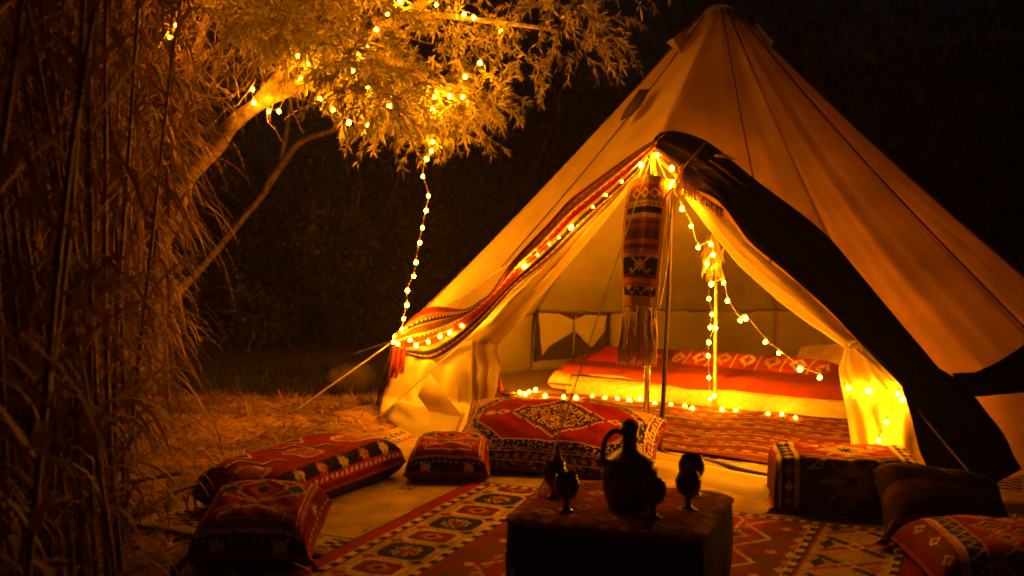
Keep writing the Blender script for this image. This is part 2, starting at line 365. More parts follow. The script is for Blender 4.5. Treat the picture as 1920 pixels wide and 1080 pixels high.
def pat_br(W=150, H=110):            # bottom right cushion: latticed diamonds
    c = Cv(W, H, RED); c.rect(0, 0, 24, H, DRED)
    for k in range(9): c.dia(16, 7 + k * 13, 4.5, 5, CREAM if k % 2 else OLIVE, .5); c.line(10, 13 + k * 13, 22, 13 + k * 13, 1, BROWN)
    c.rect(23, 0, 26, H, ORANGE); c.rect(26, 0, 28, H, CREAM); c.rect(28, 0, 38, H, NAVY)
    c.zig(33, 4, 10, 1.6, CREAM, False); c.rect(38, 0, 39, H, CREAM)
    for j in range(5):
        for i in range(5):
            x, y = 55 + i * 28, 12 + j * 24
            c.dia(x, y, 13, 11, CREAM, .15); c.dia(x, y, 9, 8, PINK if (i + j) % 2 else DRED); c.dia(x, y, 6, 5, CREAM, .3); c.dia(x, y, 3, 3, NAVY)
            c.dia(x + 14, y + 12, 7, 6, GREEN if (i + j) % 2 else ORANGE); c.dia(x + 14, y + 12, 7, 6, CREAM, .25)
    c.frame(0, 2, RED); c.speck(c.X > 0, DRED, .05); return c.done(.18)
def pat_strip(W, H, cols, widths, dash=True):   # lengthwise stripes, along X
    c = Cv(W, H, cols[0]); y = 0; i = 0
    while y < H:
        wd = widths[i % len(widths)]; c.rect(0, y, W, y + wd, cols[i % len(cols)])
        if dash and i % 4 == 2: c.dash(y, y + 1, 5, 2, CREAM)
        y += wd; i += 1
    return c.done(.2)
def pat_hanging(W=44, H=130):        # top row = v max
    c = Cv(W, H, (.42, .26, .13))
    def band(a, b, co): c.rect(4, H - b, W - 4, H - a, co)
    band(8, 11, RUST); band(11, 24, (.16, .08, .04)); band(24, 29, BEIGE); band(30, 36, NAVY); band(36, 41, BEIGE); band(41, 72, (.10, .03, .02)); band(46, 52, (.2, .06, .03)); band(62, 67, RUST); band(72, 76, RUST)
    band(76, 80, BEIGE); band(80, 97, NAVY); band(97, 101, DRED); band(110, 119, NAVY); band(106, 109, RUST)
    for x in (12, 22, 32): c.dia(x, H - 17, 5.5, 5.5, CREAM, .3); c.dia(x, H - 17, 2, 2, RED)
    c.dash(H - 28, H - 26, 4, 2, BROWN); c.zig(H - 57, 2.5, 9, 1.2, GREEN, True, (c.X > 4) & (c.X < W - 5)); c.zig(H - 43, 1.5, 6, 1, RUST, True, (c.X > 4) & (c.X < W - 5))
    c.line(14, H - 96, 30, H - 81, 1.7, CREAM); c.line(14, H - 81, 30, H - 96, 1.7, CREAM); c.dia(22, H - 88.5, 5, 6, CREAM, .35); c.line(12, H - 92, 16, H - 96, 1.4, CREAM); c.line(28, H - 96, 33, H - 92, 1.4, CREAM)
    c.zig(H - 114.5, 3, 10, 1.5, CREAM, True, (c.X > 9) & (c.X < 36)); c.line(9, H - 112, 13, H - 111, 2, CREAM); c.line(32, H - 111, 36, H - 112, 2, CREAM)
    c.dash(H - 104, H - 102, 3, 1, RED)
    return c.done(.15)
def pat_tentrug(W=230, H=100):       # rug on the tent floor: wavy red brown kilim
    c = Cv(W, H, (.10, .024, .012)); n = (np.sin(c.X * .045) + np.sin(c.X * .11 + 2) * .5) * 3
    for k in range(9):
        y = 6 + k * 12; z = y + n + (k % 3)
        c.m(np.abs(c.Y - z) < .8, (.24, .15, .08) if k % 2 else (.25, .085, .025))
        c.m((np.abs(c.Y - z - 4) < 1.2) & (((c.X + k * 7) % 9) < 5), (.25, .085, .025) if k % 2 else (.24, .15, .08))
        c.m((np.abs(c.Y - z - 7.5) < 1.4) & (((c.X // 14 + k) % 3) == 0), (.04, .012, .01))
    for k in range(8):
        x = 20 + k * 28; c.dia(x, 30 + (k % 2) * 34, 9, 7, (.07, .01, .008)); c.dia(x, 30 + (k % 2) * 34, 9, 7, (.24, .15, .08), .2)
    return c.done(.22)
def pat_table(W=90, H=78):
    c = Cv(W, H, (.28, .02, .014))
    for j in range(3):
        for i in range(3):
            x, y = 15 + i * 30, 13 + j * 26
            c.dia(x, y, 14, 11, (.42, .07, .03)); c.dia(x, y, 10, 8, DRED, step=2); c.dia(x, y, 6, 4.5, CREAM, .4)
            c.dia(x + 15, y + 13, 5, 4, CREAM, .5); c.dia(x + 15, y, 3, 3, ORANGE)
    c.dash(2, 5, 9, 4, BEIGE); c.dash(H - 5, H - 2, 9, 4, BEIGE); c.dash(2, 5, 9, 4, BEIGE, False); c.dash(W - 5, W - 2, 9, 4, BEIGE, False)
    return c.done(.2)

# ================================================================== GROUND
gx = np.r_[np.linspace(-160, -8, 12)[:-1], np.linspace(-8, 8, 90), np.linspace(8, 160, 12)[1:]]
gy = np.r_[np.linspace(-60, 1, 8)[:-1], np.linspace(1, 16, 90), np.linspace(16, 260, 14)[1:]]
XX, YY = np.meshgrid(gx, gy)
ZZ = -.03 + .012 * (np.sin(XX * 3.1 + YY) * np.sin(YY * 2.3 - XX * .7)) + .01 * np.sin(XX * 7 + 1) * np.sin(YY * 6.1)
link('ground', grid_mesh('ground', np.stack([XX, YY, ZZ], -1)), M['soil'], kind='structure')

# ================================================================== TENT GEOMETRY
EAV = .5
Lc, Rc = G(745, 635, EAV), G(1690, 730, EAV)
mid = (Lc + Rc) / 2; ch = (Rc - Lc).normalized(); nin = Vector((-ch.y, ch.x, 0))   # into the tent
if nin.y < 0: nin = -nin
# centre so that the top falls on pixel column 1350
best = None
for i in range(400):
    t = .6 + i * .005; c_ = mid + nin * t; z_ = D(1350, 10, c_.y)
    e = abs(z_.x - c_.x)
    if best is None or e < best[0]: best = (e, c_, z_.z)
CEN = Vector((best[1].x, best[1].y, 0)); ZA = best[2]
def PC(px, py, off=0.0): return PL(px, py, mid + nin * off, nin)
Ap = PC(1224, 292); Ap0 = Vector((Ap.x, Ap.y, 0))
aL = math.atan2(Lc.y - CEN.y, Lc.x - CEN.x); aR = math.atan2(Rc.y - CEN.y, Rc.x - CEN.x)
if aL < 0: aL += 2 * math.pi
rad = (Lc.xy - CEN.xy).length
NP = 9; eaves = []; bases = []
span = (aL - aR) if aL > aR else aL - aR + 2 * math.pi
for i in range(NP + 1):
    a = aR + span * i / NP
    k = 1 + .13 * max(0, math.cos(a - .15)) ** 1.5
    if i == 0: e = Rc.copy()
    elif i == NP: e = Lc.copy()
    else: e = Vector((CEN.x + rad * k * math.cos(a), CEN.y + rad * k * math.sin(a), EAV))
    eaves.append(e)
    out = (e - CEN); out.z = 0; out.normalize(); b = e + out * .07; b.z = 0; bases.append(b)
print('CEN', CEN, 'ZA', ZA, 'rad', rad, 'L', Lc, 'R', Rc, 'A', Ap)
tent = empty('bell_tent', CEN, label='large pale canvas bell tent lit from inside with its door open', cat='tent')
RT = .10
def topring(p):
    o = Vector((p.x - CEN.x, p.y - CEN.y, 0)).normalized(); return Vector((CEN.x, CEN.y, ZA - .045)) + o * RT
def roof_panel(E0, E1, seed, sag=.07, wr=.012, name='roof_panel'):
    nu, nv = 26, 60; P = np.zeros((nv, nu, 3)); T0, T1 = topring(E0), topring(E1)
    for j in range(nv):
        t = j / (nv - 1)
        for i in range(nu):
            s = i / (nu - 1)
            p = (T0.lerp(E0, t)).lerp(T1.lerp(E1, t), s)
            out = Vector((p.x - CEN.x, p.y - CEN.y, 0)); out.normalize()
            edge = 4 * s * (1 - s)
            d = -sag * (.55 + .45 * edge) * math.sin(math.pi * min(1, t * 1.02)) * (1.2 - t * .3)
            d += -.03 * edge * t
            d += edge ** .5 * wr * (math.sin(s * 19 + seed + 2 * math.sin(t * 3 + seed)) * (1 - t) * .9 + .5 * math.sin(s * 31 + seed * 2 + 1.5 * math.sin(t * 4)) * (.3 + .7 * t) + noise.noise(Vector((s * 3, t * 5, seed))) * 1.6)
            nrm = (out + Vector((0, 0, .85))).normalized()
            P[j, i] = p + nrm * d
    me = grid_mesh(name, P); return solid(link(name, me, M['canvas'], tent), .003)
for i in range(NP): roof_panel(eaves[i], eaves[i + 1], i * 1.7 + .3)
roof_panel(Lc, Ap, 20.1, .03, .008); roof_panel(Ap, Rc, 31.7, .03, .014)
# seams down the ridges and mid panels
def panel_pt(E0, E1, s, t, sag=.07, lift=.012):
    T0, T1 = topring(E0), topring(E1); p = (T0.lerp(E0, t)).lerp(T1.lerp(E1, t), s)
    out = Vector((p.x - CEN.x, p.y - CEN.y, 0)).normalized(); edge = 4 * s * (1 - s)
    d = -sag * (.55 + .45 * edge) * math.sin(math.pi * min(1, t * 1.02)) * (1.2 - t * .3) - .03 * edge * t
    return p + (out + Vector((0, 0, .85))).normalized() * (d + lift)
for i in range(NP + 1):
    b = MB(); E0 = eaves[i]; E1 = eaves[i + 1] if i < NP else eaves[i - 1]
    b.tube([panel_pt(E0, E1, 0, t / 30) for t in range(31)], .007, 6); b.build('seam', M['seam'], tent)
for s_, E0, E1 in ((.52, Ap, Rc), (.45, Lc, Ap)):
    b = MB(); b.tube([panel_pt(E0, E1, s_, t / 30, .03) for t in range(31)], .005, 6); b.build('seam', M['seam'], tent)
# top cap with two vent hoods
b = MB(); prof = [(.001, .0), (.045, -.004), (.085, -.025), (.11, -.055), (.125, -.10), (.15, -.16), (.14, -.165)]
n = 32; vs = []
for r, z in prof:
    for k in range(n):
        a = 2 * math.pi * k / n; rr = r * (1 + .10 * math.sin(a * 9) * min(1, r * 8)); vs.append((CEN.x + rr * math.cos(a), CEN.y + rr * math.sin(a), ZA + z))
b.add(vs, [(i * n + k, i * n + (k + 1) % n, (i + 1) * n + (k + 1) % n, (i + 1) * n + k) for i in range(len(prof) - 1) for k in range(n)])
solid(b.build('top_cap', M['canvas'], tent), .004)
for px in ((1262, 72, 1290, 50, 1280, 104), (1450, 80, 1418, 42, 1438, 100)):
    Y = CEN.y - .05
    p0, p1, p2 = D(px[0], px[1], Y - .25), D(px[2], px[3], Y - .12), D(px[4], px[5], Y - .12); p3 = p0 + Vector((0, .3, .02)); p4 = p1 + Vector((0, .25, 0))
    b = MB(); b.add([p0, p1, p2, p3, p4], [(0, 1, 4, 3), (0, 2, 1), (0, 3, 2)]); solid(b.build('vent_hood', M['canvas'], tent, smooth=False), .004)
# dark vent patch on the left of the roof
nL = (Ap - topring(Lc)).cross(Lc - topring(Lc)).normalized()
def RL(px, py, off=.02):
    n_ = nL if nL.dot(CAM - Ap) > 0 else -nL
    return PL(px, py, Ap + n_ * off, n_)
nR = (Ap - topring(Rc)).cross(Rc - topring(Rc)).normalized()
def RR(px, py, off=.02):
    n_ = nR if nR.dot(CAM - Ap) > 0 else -nR
    return PL(px, py, Ap + n_ * off, n_)
b = MB(); b.add([RL(1218, 167), RL(1200, 168), RL(1172, 206), RL(1163, 226), RL(1184, 216), RL(1202, 196)], [(0, 1, 2, 3, 4, 5)])
solid(b.build('vent_patch', M['meshnet'], tent), .006)
# walls
def wall(B0, E0, B1, E1, seed):
    nu, nv = 30, 14; P = np.zeros((nv, nu, 3))
    for j in range(nv):
        t = j / (nv - 1)
        for i in range(nu):
            s = i / (nu - 1); p = B0.lerp(E0, t).lerp(B1.lerp(E1, t), s)
            out = Vector((p.x - CEN.x, p.y - CEN.y, 0)).normalized(); edge = 4 * s * (1 - s)
            P[j, i] = p + out * (edge * (-.03 * t) + .018 * math.sin(s * 17 + seed) * edge * (1 - abs(t - .5)) + .02 * noise.noise(Vector((s * 4, t * 2, seed))))
    solid(link('wall_panel', grid_mesh('wall_panel', P), M['canvas'], tent), .003)
for i in range(NP): wall(bases[i], eaves[i], bases[i + 1], eaves[i + 1], i * 2.1)
# groundsheet and eave hems
b = MB(); vs = [(p.x, p.y, .002) for p in [bases[i] for i in range(NP + 1)]]; b.add(vs, [tuple(range(len(vs)))]); solid(b.build('groundsheet', M['groundsheet'], tent, smooth=False), .003, 1)
# poles
b = MB(); pf = G(1212, 850); pt = PC(1217, 300, .0); pf = Vector((pt.x, pt.y, 0)); b.tube([pf, pf.lerp(pt, .5), pt], .016, 14); b.build('door_pole', M['chrome'], tent)
cp = Vector((CEN.x, CEN.y, 0)); b = MB(); b.tube([cp, cp + Vector((0, 0, ZA - .02))], .012, 14); b.build('centre_pole', M['pole'], tent)

# cloth lofted between two lines of points
def loft(name, A, B, na, nb, m, parent=None, folds=0, amp=0, bulge=0, nrm=None, thick=.004, cols=None, seed=0, taper=None, **k):
    a = resample(A, na); c = resample(B, na); P = np.zeros((nb, na, 3))
    nrm = np.array(nrm if nrm is not None else -nin)
    for j in range(nb):
        t = j / (nb - 1); P[j] = a * (1 - t) + c * t
        s = np.linspace(0, 1, na)
        wv = amp * np.sin(2 * math.pi * folds * t + seed + 1.2 * np.sin(s * 4 + seed)) * (np.sin(np.pi * np.clip(s, .0, 1)) * .7 + .3 if taper is None else taper(s))
        nz = np.array([noise.noise(Vector((x * 5, t * 3, seed + 3))) for x in s]) * max(amp, .006)
        P[j] += nrm[None, :] * (wv + nz * .8 + bulge * math.sin(math.pi * t))[:, None]
    o = link(name, grid_mesh(name, P, cols), m, parent, **k)
    return solid(o, thick)
# left door curtain (tied back towards the left corner)
A = [PC(1222, 292, -.005), PC(1170, 345), PC(1067, 445), PC(963, 540), PC(885, 605), PC(800, 640)]
B = [PC(1218, 300, .02), PC(1166, 372, .05), PC(1085, 470, .09), PC(1012, 556, .10), PC(968, 612, .09), PC(936, 645, .08)]
loft('door_curtain', A, B, 60, 28, M['canvas'], tent, 2.5, .018, .03, seed=1)
A = [PC(860, 610, .02), PC(858, 660, .03), PC(865, 720, .02), PC(858, 800, -.02)]
B = [PC(936, 640, .08), PC(934, 680, .10), PC(928, 730, .12), PC(905, 790, .12)]
loft('door_curtain', A, B, 40, 36, M['canvas'], tent, 3.5, .028, 0, seed=2)
# left front wall skirt
A = [PC(752, 640, -.01), PC(735, 690, -.04), PC(718, 740, -.08), G(708, 782)]
B = [PC(880, 600, .0), PC(884, 680, .01), PC(880, 760, .0), G(872, 826)]
loft('wall_panel', A, B, 44, 44, M['curtain'], tent, 3.0, .03, .02, seed=5, taper=lambda s: .2 + s)
A = [G(712, 778), G(745, 800), G(775, 822), G(850, 830)]
Bp = [G(712, 778, .06), PC(748, 750, -.22), PC(800, 760, -.22), PC(872, 770, -.1)]
loft('skirt_flap', Bp, A, 30, 14, M['canvas'], tent, 1, .015, .03, seed=8)
b = MB(); b.add([PC(783, 742, -.27), PC(806, 700, -.22), PC(870, 785, -.2), PC(818, 790, -.27)], [(0, 1, 2, 3)])
solid(b.build('skirt_flap', M['canvas'], tent), .004)
# right door curtain
ys = [(1288, 352), (1345, 385), (1400, 455), (1500, 535), (1560, 592), (1606, 640)]
yi = [(1276, 358), (1330, 428), (1388, 497), (1455, 558), (1520, 609), (1584, 652)]
A = [PC(*p, -.01) for p in ys]; B = [PC(*p, .09) for p in yi]
loft('door_curtain', A, B, 70, 24, M['curtain'], tent, 2.0, .014, .03, seed=3)
A = [PC(1610, 640, -.01), PC(1655, 688, .0), PC(1700, 735, .0), PC(1708, 790, .0), PC(1714, 868, .0)]
B = [PC(1584, 650, .08), PC(1572, 690, .10), PC(1578, 730, .10), PC(1590, 780, .10), PC(1604, 868, .08)]
loft('door_curtain', A, B, 60, 48, M['curtain'], tent, 3.5, .020, 0, seed=4, taper=lambda s: .35 + .65 * s)
b = MB(); b.tube(catmull([PC(1580, 645, .10), PC(1592, 652, -.03), PC(1606, 650, -.035), PC(1612, 640, .02)], 4), .009, 6); b.build('tie_band', M['curtain'], tent)
# door edge trim and sill
def ribbon(pts, wd, th, m, name, parent=tent):
    b = MB(); b.tube(catmull(pts, 5), wd, 6); return b.build(name, m, parent)
tr = [PC(1257, 360, .03), PC(1256, 450, .03), PC(1253, 560, .03), PC(1248, 660, .03), PC(1243, 760, .03), PC(1238, 822, .02), PC(1243, 846, .0), PC(1270, 858, -.03), PC(1340, 868, -.05)]
tr += [G(1400, 884, .03), G(1470, 896, .03), G(1600, 912, .03)]
ribbon(tr, .014, .01, M['trim'], 'door_trim')
A = [G(1215, 862, .03), G(1300, 870, .035), G(1400, 890, .04), G(1480, 902, .04), G(1640, 925, .03)]
B = [G(1215, 888), G(1290, 912), G(1385, 938), G(1470, 948, .004), G(1620, 970, .004)]
loft('door_sill', A, B, 60, 12, M['curtain'], tent, 1.5, .006, .01, nrm=(0, 0, 1), seed=9)
A2 = [G(1215, 866, .0), G(1300, 876, .0), G(1400, 896, .0), G(1480, 908, .0), G(1640, 930, .0)]
# guy ropes and pegs
def rope(p, q, r=.004, sag=.0, nm='guy_rope'):
    b = MB(); pts = []
    for i in range(17):
        t = i / 16; x = Vector(p).lerp(Vector(q), t); x.z -= sag * math.sin(math.pi * t); pts.append(x)
    b.tube(pts, r, 6); return b.build(nm, M['rope'], tent)
rope(Lc, G(545, 776), .006); rope(Rc, G(1905, 985), .006, .01); rope(Ap + Vector((0, 0, .02)), Vector((-.085, 3.15, 0)), .0028)
rope(PC(870, 640, -.05), G(716, 778, .02), .004)
for i in (2, 3, 7, 8): rope(eaves[i], eaves[i] + (eaves[i] - CEN).normalized() * .9 - Vector((0, 0, EAV)), .005)
for p in (G(545, 776), G(1905, 985), Vector((-.085, 3.15, 0))):
    b = MB(); b.tube([p + Vector((0, 0, -.05)), p + Vector((.0, .0, .05))], .006, 6); b.build('tent_peg', M['pole'], tent)

# window in the back wall
def wall_hit(px, py, off=.03):
    for i in range(NP):
        n_ = (bases[i + 1] - bases[i]).cross(eaves[i] - bases[i]).normalized()
        inn = n_ if n_.dot(CEN + Vector((0, 0, .3)) - eaves[i]) > 0 else -n_
        if inn.y > 0: continue
        p = PL(px, py, bases[i] + inn * off, inn)
        s = (p - bases[i]).dot((bases[i + 1] - bases[i]).normalized()) / (bases[i + 1] - bases[i]).length
        if -.02 < s < 1.02 and p.y > CEN.y: return p, inn
    return D(px, py, CEN.y + 1.9), Vector((0, -1, 0))
def WP(px, py, off=.04): return PL(px, py, _w[0] + _w[1] * off, _w[1])
_w = wall_hit(1040, 630)
b = MB(); b.add([WP(1007, 584, .03), WP(1141, 590, .03), WP(1141, 668, .03), WP(1007, 676, .03)], [(0, 1, 2, 3)])
win = solid(b.build('window', M['meshnet'], tent, smooth=False), .004)
for a_, c_ in (((1008, 582), (1004, 678)), ((1142, 588), (1140, 668))):
    b = MB(); b.tube([WP(*a_, .045), WP(*c_, .045)], .016, 6); b.build('frame', M['trim'], win)
A = [WP(1010, 586, .06), WP(1050, 588, .06), WP(1076, 600, .06)]; B = [WP(1016, 668, .06), WP(1030, 650, .06), WP(1074, 622, .06)]
loft('curtain', A, B, 20, 14, M['curtain'], win, 2, .008, 0)
A = [WP(1076, 600, .06), WP(1100, 590, .06), WP(1138, 592, .06)]; B = [WP(1080, 622, .06), WP(1110, 652, .06), WP(1134, 620, .06)]
loft('curtain', A, B, 20, 14, M['curtain'], win, 2, .008, 0)
b = MB(); b.tube([WP(1080, 592, .07), WP(1076, 640, .07), WP(1074, 664, .07)], .006, 6); b.build('curtain_tape', M['feather'], win)

# ================================================================== RUGS AND MAT
ud = Vector((.42, .907, 0)).normalized(); pd = Vector((.907, -.42, 0)).normalized()
def flat(name, o, wu, wv, cells, z, m, wob=.003, **k):     # o = near left corner; wu across (pd), wv along (ud)
    H, W = cells.shape[:2]; P = np.zeros((H + 1, W + 1, 3))
    for j in range(H + 1):
        for i in range(W + 1):
            p = o + pd * (wu * i / W) + ud * (wv * j / H)
            P[j, i] = (p.x, p.y, z + wob * (1 + math.sin(p.x * 5 + p.y * 3) * math.sin(p.y * 7 - p.x * 2)))
    return solid(link(name, grid_mesh(name, P, cells), m, None, smooth=True, **k), .004, 1)
K = G(235, 985)
flat('ground_mat', K, 4.4, 2.75, pat_mat(), .004, M['weave'], .002, label='cream woven ground mat with rows of dark dashes spread before the tent', cat='mat')
farL = G(885, 908)
flat('floor_rug', farL - ud * 2.9, 2.15, 2.9, pat_rug(), .014, M['pile'], .003, label='large red and beige patterned rug under the low table', cat='rug')
# tent floor rug, its edges along bed front and sill
def quadrug(name, c00, c10, c01, c11, cells, z, m, **k):
    H, W = cells.shape[:2]; j, i = np.mgrid[0:H + 1, 0:W + 1]; v = (j / H)[..., None]; u = (i / W)[..., None]
    f = lambda p: np.array(tuple(p))
    P = (f(c00) * (1 - u) + f(c10) * u) * (1 - v) + (f(c01) * (1 - u) + f(c11) * u) * v
    P[..., 2] = z + .006 * (np.sin(P[..., 0] * 9 + P[..., 1] * 4) * np.sin(P[..., 1] * 8)) + .006
    return solid(link(name, grid_mesh(name, P, cells), m, None, **k), .006, 1)
quadrug('tent_rug', G(905, 800), G(1640, 905), G(965, 738), G(1640, 796), pat_tentrug(), .012, M['pile'], label='reddish brown wavy patterned rug on the tent floor before the bed', cat='rug')

# ================================================================== CUSHIONS
def cushion(name, label, loc, size, rot, cells, bot=DRED, pipe='redwool', nexp=4, mexp=3, pinch=.06, lift=0, tassels=(), top=.62, group=None, folds=.004, cat='cushion', seed=0):
    wx, wy, h = size; root = empty(name, loc, rot, label=label, cat=cat, group=group)
    H, W = cells.shape[:2]
    def sheet(sgn):
        def arc(n_, wd, hh):
            q = np.sin(np.linspace(-1, 1, 4001) * math.pi / 2); f_ = np.clip(1 - np.abs(q) ** nexp, 0, 1) ** (1 / mexp)
            L_ = np.r_[0, np.cumsum(np.hypot(np.diff(q) * wd / 2, np.diff(f_) * hh))]; return np.interp(np.linspace(0, L_[-1], n_ + 1), L_, q)
        U, Vv = np.meshgrid(arc(W, wx, h * (top if sgn > 0 else 1 - top)), arc(H, wy, h * (top if sgn > 0 else 1 - top))); f = (np.clip(1 - np.abs(U) ** nexp, 0, 1) * np.clip(1 - np.abs(Vv) ** nexp, 0, 1)) ** (1 / mexp)
        x = wx / 2 * U * (1 - pinch * (1 - Vv ** 2)); y = wy / 2 * Vv * (1 - pinch * (1 - U ** 2))
        hh = h * (top if sgn > 0 else 1 - top)
        nz = np.sin(U * 5 + seed) * np.sin(Vv * 4 + seed * 2) * .5 + np.sin(U * 11 + Vv * 7 + seed) * .25 + np.sin((U + Vv) * 17 + seed) * .12
        z = h * (1 - top) + sgn * hh * f + (folds * 2 * nz * f if sgn > 0 else 0)
        z = z + .03 * h * 6 * (np.abs(U) * np.abs(Vv)) ** 6 * .1
        return np.stack([x, y, z], -1)
    T, Bt = sheet(1), sheet(-1)
    idx = np.arange((H + 1) * (W + 1)).reshape(H + 1, W + 1)
    q = np.stack([idx[:-1, :-1], idx[:-1, 1:], idx[1:, 1:], idx[1:, :-1]], -1).reshape(-1, 4)
    q2 = q[:, ::-1] + idx.size
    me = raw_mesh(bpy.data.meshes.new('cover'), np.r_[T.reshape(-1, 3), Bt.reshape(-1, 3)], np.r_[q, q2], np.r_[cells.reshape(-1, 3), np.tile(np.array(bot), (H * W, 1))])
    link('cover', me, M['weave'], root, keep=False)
    ring = [T[0, i] for i in range(0, W, 3)] + [T[j, W] for j in range(0, H, 3)] + [T[H, W - i] for i in range(0, W, 3)] + [T[H - j, 0] for j in range(0, H + 1, 3)]
    b = MB(); b.tube([Vector(p) for p in ring] + [Vector(ring[0])], .009, 6, False); b.build('piping', M[pipe], root, keep=False)
    for (sx, sy, mm) in tassels:
        cpt = Vector((sx * wx / 2, sy * wy / 2, h * (1 - top))); b = MB()
        outv = Vector((sx, sy, 0)).normalized()
        b.lathe([(.001, .012), (.012, .008), (.014, -.004), (.008, -.012)], cpt + outv * .015, 10)
        for q_ in range(22):
            a = random.uniform(0, 6.28); sp = random.uniform(.1, .5)
            dv = (outv * random.uniform(.4, .9) + Vector((math.cos(a) * sp, math.sin(a) * sp, -random.uniform(.3, .9)))).normalized()
            p0 = cpt + outv * .02; p1 = p0 + dv * .03; p2 = p1 + (dv + Vector((0, 0, -.5))).normalized() * .035; p2.z = max(p2.z, .0)
            b.tube([p0, p1, p2], .0025, 4)
        b.build('tassel', M[mm], root, keep=False)
    return root
ang = math.atan2(ud.y, ud.x) - math.pi / 2      # rug rotation
cushion('long_cushion', 'long red kilim floor cushion with stepped cream lines beside the straw', (-1.0, 5.08, .006), (.50, .98, .21), (0, 0, ang - .05), pat_long(), NAVY, 'redwool', 8, 3.2, .02, top=.66, seed=1)
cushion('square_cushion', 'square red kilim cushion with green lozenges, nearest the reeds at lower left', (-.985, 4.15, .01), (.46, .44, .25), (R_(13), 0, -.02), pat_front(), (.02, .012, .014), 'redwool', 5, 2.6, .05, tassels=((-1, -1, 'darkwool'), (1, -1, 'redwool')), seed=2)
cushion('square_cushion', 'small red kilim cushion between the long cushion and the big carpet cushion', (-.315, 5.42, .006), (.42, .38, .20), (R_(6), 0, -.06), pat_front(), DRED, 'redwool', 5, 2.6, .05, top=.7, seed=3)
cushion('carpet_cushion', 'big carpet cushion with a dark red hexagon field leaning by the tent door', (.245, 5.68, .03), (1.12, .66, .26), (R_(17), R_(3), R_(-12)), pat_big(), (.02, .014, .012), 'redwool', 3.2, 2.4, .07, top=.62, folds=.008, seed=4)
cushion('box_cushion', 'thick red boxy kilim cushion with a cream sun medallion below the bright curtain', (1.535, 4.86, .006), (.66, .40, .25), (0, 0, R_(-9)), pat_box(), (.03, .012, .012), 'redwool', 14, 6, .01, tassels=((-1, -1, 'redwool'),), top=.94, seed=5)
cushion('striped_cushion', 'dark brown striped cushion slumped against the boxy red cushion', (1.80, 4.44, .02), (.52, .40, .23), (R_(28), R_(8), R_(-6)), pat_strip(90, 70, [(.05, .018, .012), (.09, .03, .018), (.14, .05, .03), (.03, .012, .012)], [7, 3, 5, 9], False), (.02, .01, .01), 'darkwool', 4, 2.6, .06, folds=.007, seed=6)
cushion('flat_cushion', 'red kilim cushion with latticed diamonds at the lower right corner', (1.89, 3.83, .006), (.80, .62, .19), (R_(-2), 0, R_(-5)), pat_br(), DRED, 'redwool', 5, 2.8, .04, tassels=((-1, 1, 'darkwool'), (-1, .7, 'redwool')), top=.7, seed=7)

# ================================================================== LOW TABLE (kilim covered)
TZ = .34
FL, FR, BR, BL = G(943, 972, TZ), G(1312, 1012, TZ), G(1378, 922, TZ), G(1030, 893, TZ)
tb = empty('low_table', (FL + BR) / 2 - Vector((0, 0, TZ)), label='low square table wrapped in a red patterned kilim cover', cat='table')
cells = pat_table(); H, W = cells.shape[:2]; P = np.zeros((H + 1, W + 1, 3)); cc = (FL + FR + BR + BL) / 4
for j in range(H + 1):
    for i in range(W + 1):
        u, v = i / W, j / H; e = (FL.lerp(FR, u)).lerp(BL.lerp(BR, u), v)
        U, V2 = abs(2 * u - 1), abs(2 * v - 1); k = (U ** 14 + V2 ** 14)
        zz = TZ - .016 * min(1.0, k) + .003 * math.sin(u * 14) * math.sin(v * 11)
        if U > .9 and V2 > .9:    # soft corners
            f = ((U - .9) ** 2 + (V2 - .9) ** 2) * 3.0; e = e.lerp(cc, min(.12, f))
        P[j, i] = (e.x, e.y, zz)
solid(link('tabletop', grid_mesh('tabletop', P, cells), M['weave'], tb), .012)
ringp = [Vector(P[0, i]) for i in range(0, W, 3)] + [Vector(P[j, W]) for j in range(0, H, 3)] + [Vector(P[H, W - i]) for i in range(0, W, 3)] + [Vector(P[H - j, 0]) for j in range(0, H + 1, 3)]
b = MB(); b.tube(ringp + [ringp[0]], .008, 6, False); b.build('edging', M['redwool'], tb)
sd = MB(); nr = len(ringp); rows = 12
vs = []
for j in range(rows):
    t = j / (rows - 1)
    for i, p in enumerate(ringp):
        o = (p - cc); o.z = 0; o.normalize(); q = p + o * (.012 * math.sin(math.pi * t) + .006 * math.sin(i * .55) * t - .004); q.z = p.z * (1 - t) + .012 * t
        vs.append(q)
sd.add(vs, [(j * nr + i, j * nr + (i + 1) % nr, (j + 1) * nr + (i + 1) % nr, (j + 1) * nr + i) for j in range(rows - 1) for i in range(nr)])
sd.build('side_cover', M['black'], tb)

# ================================================================== TABLEWARE
def at_table(px, py): p = G(px, py, TZ + .002); return p
jp = at_table(1180, 952)
jug = empty('clay_jug', jp, label='tall dark clay jug with a looped handle standing on the low table', cat='jug')
b = MB(); s_ = .093
b.lathe([(.001, 0), (.066, 0), (.074, .01), (.086, .04), (.093, .08), (.096, .115), (.094, .14), (.082, .165), (.058, .184), (.036, .195), (.028, .21), (.025, .235), (.025, .258), (.030, .276), (.036, .285), (.033, .287), (.028, .276), (.022, .25), (.001, .24)], (0, 0, 0), 36)
b.build('body', M['clay'], jug, keep=False)
b = MB(); b.tube(catmull([(-.024, 0, .258), (-.050, 0, .268), (-.076, 0, .250), (-.090, 0, .210), (-.090, 0, .165), (-.084, 0, .140)], 5), .010, 10); b.build('handle', M['clay'], jug, keep=False)
b = MB(); b.lathe([(.082, .163), (.086, .168), (.080, .172)], (0, 0, 0), 36); b.lathe([(.027, .232), (.031, .236), (.027, .240)], (0, 0, 0), 30); b.build('band', M['clay'], jug, keep=False)
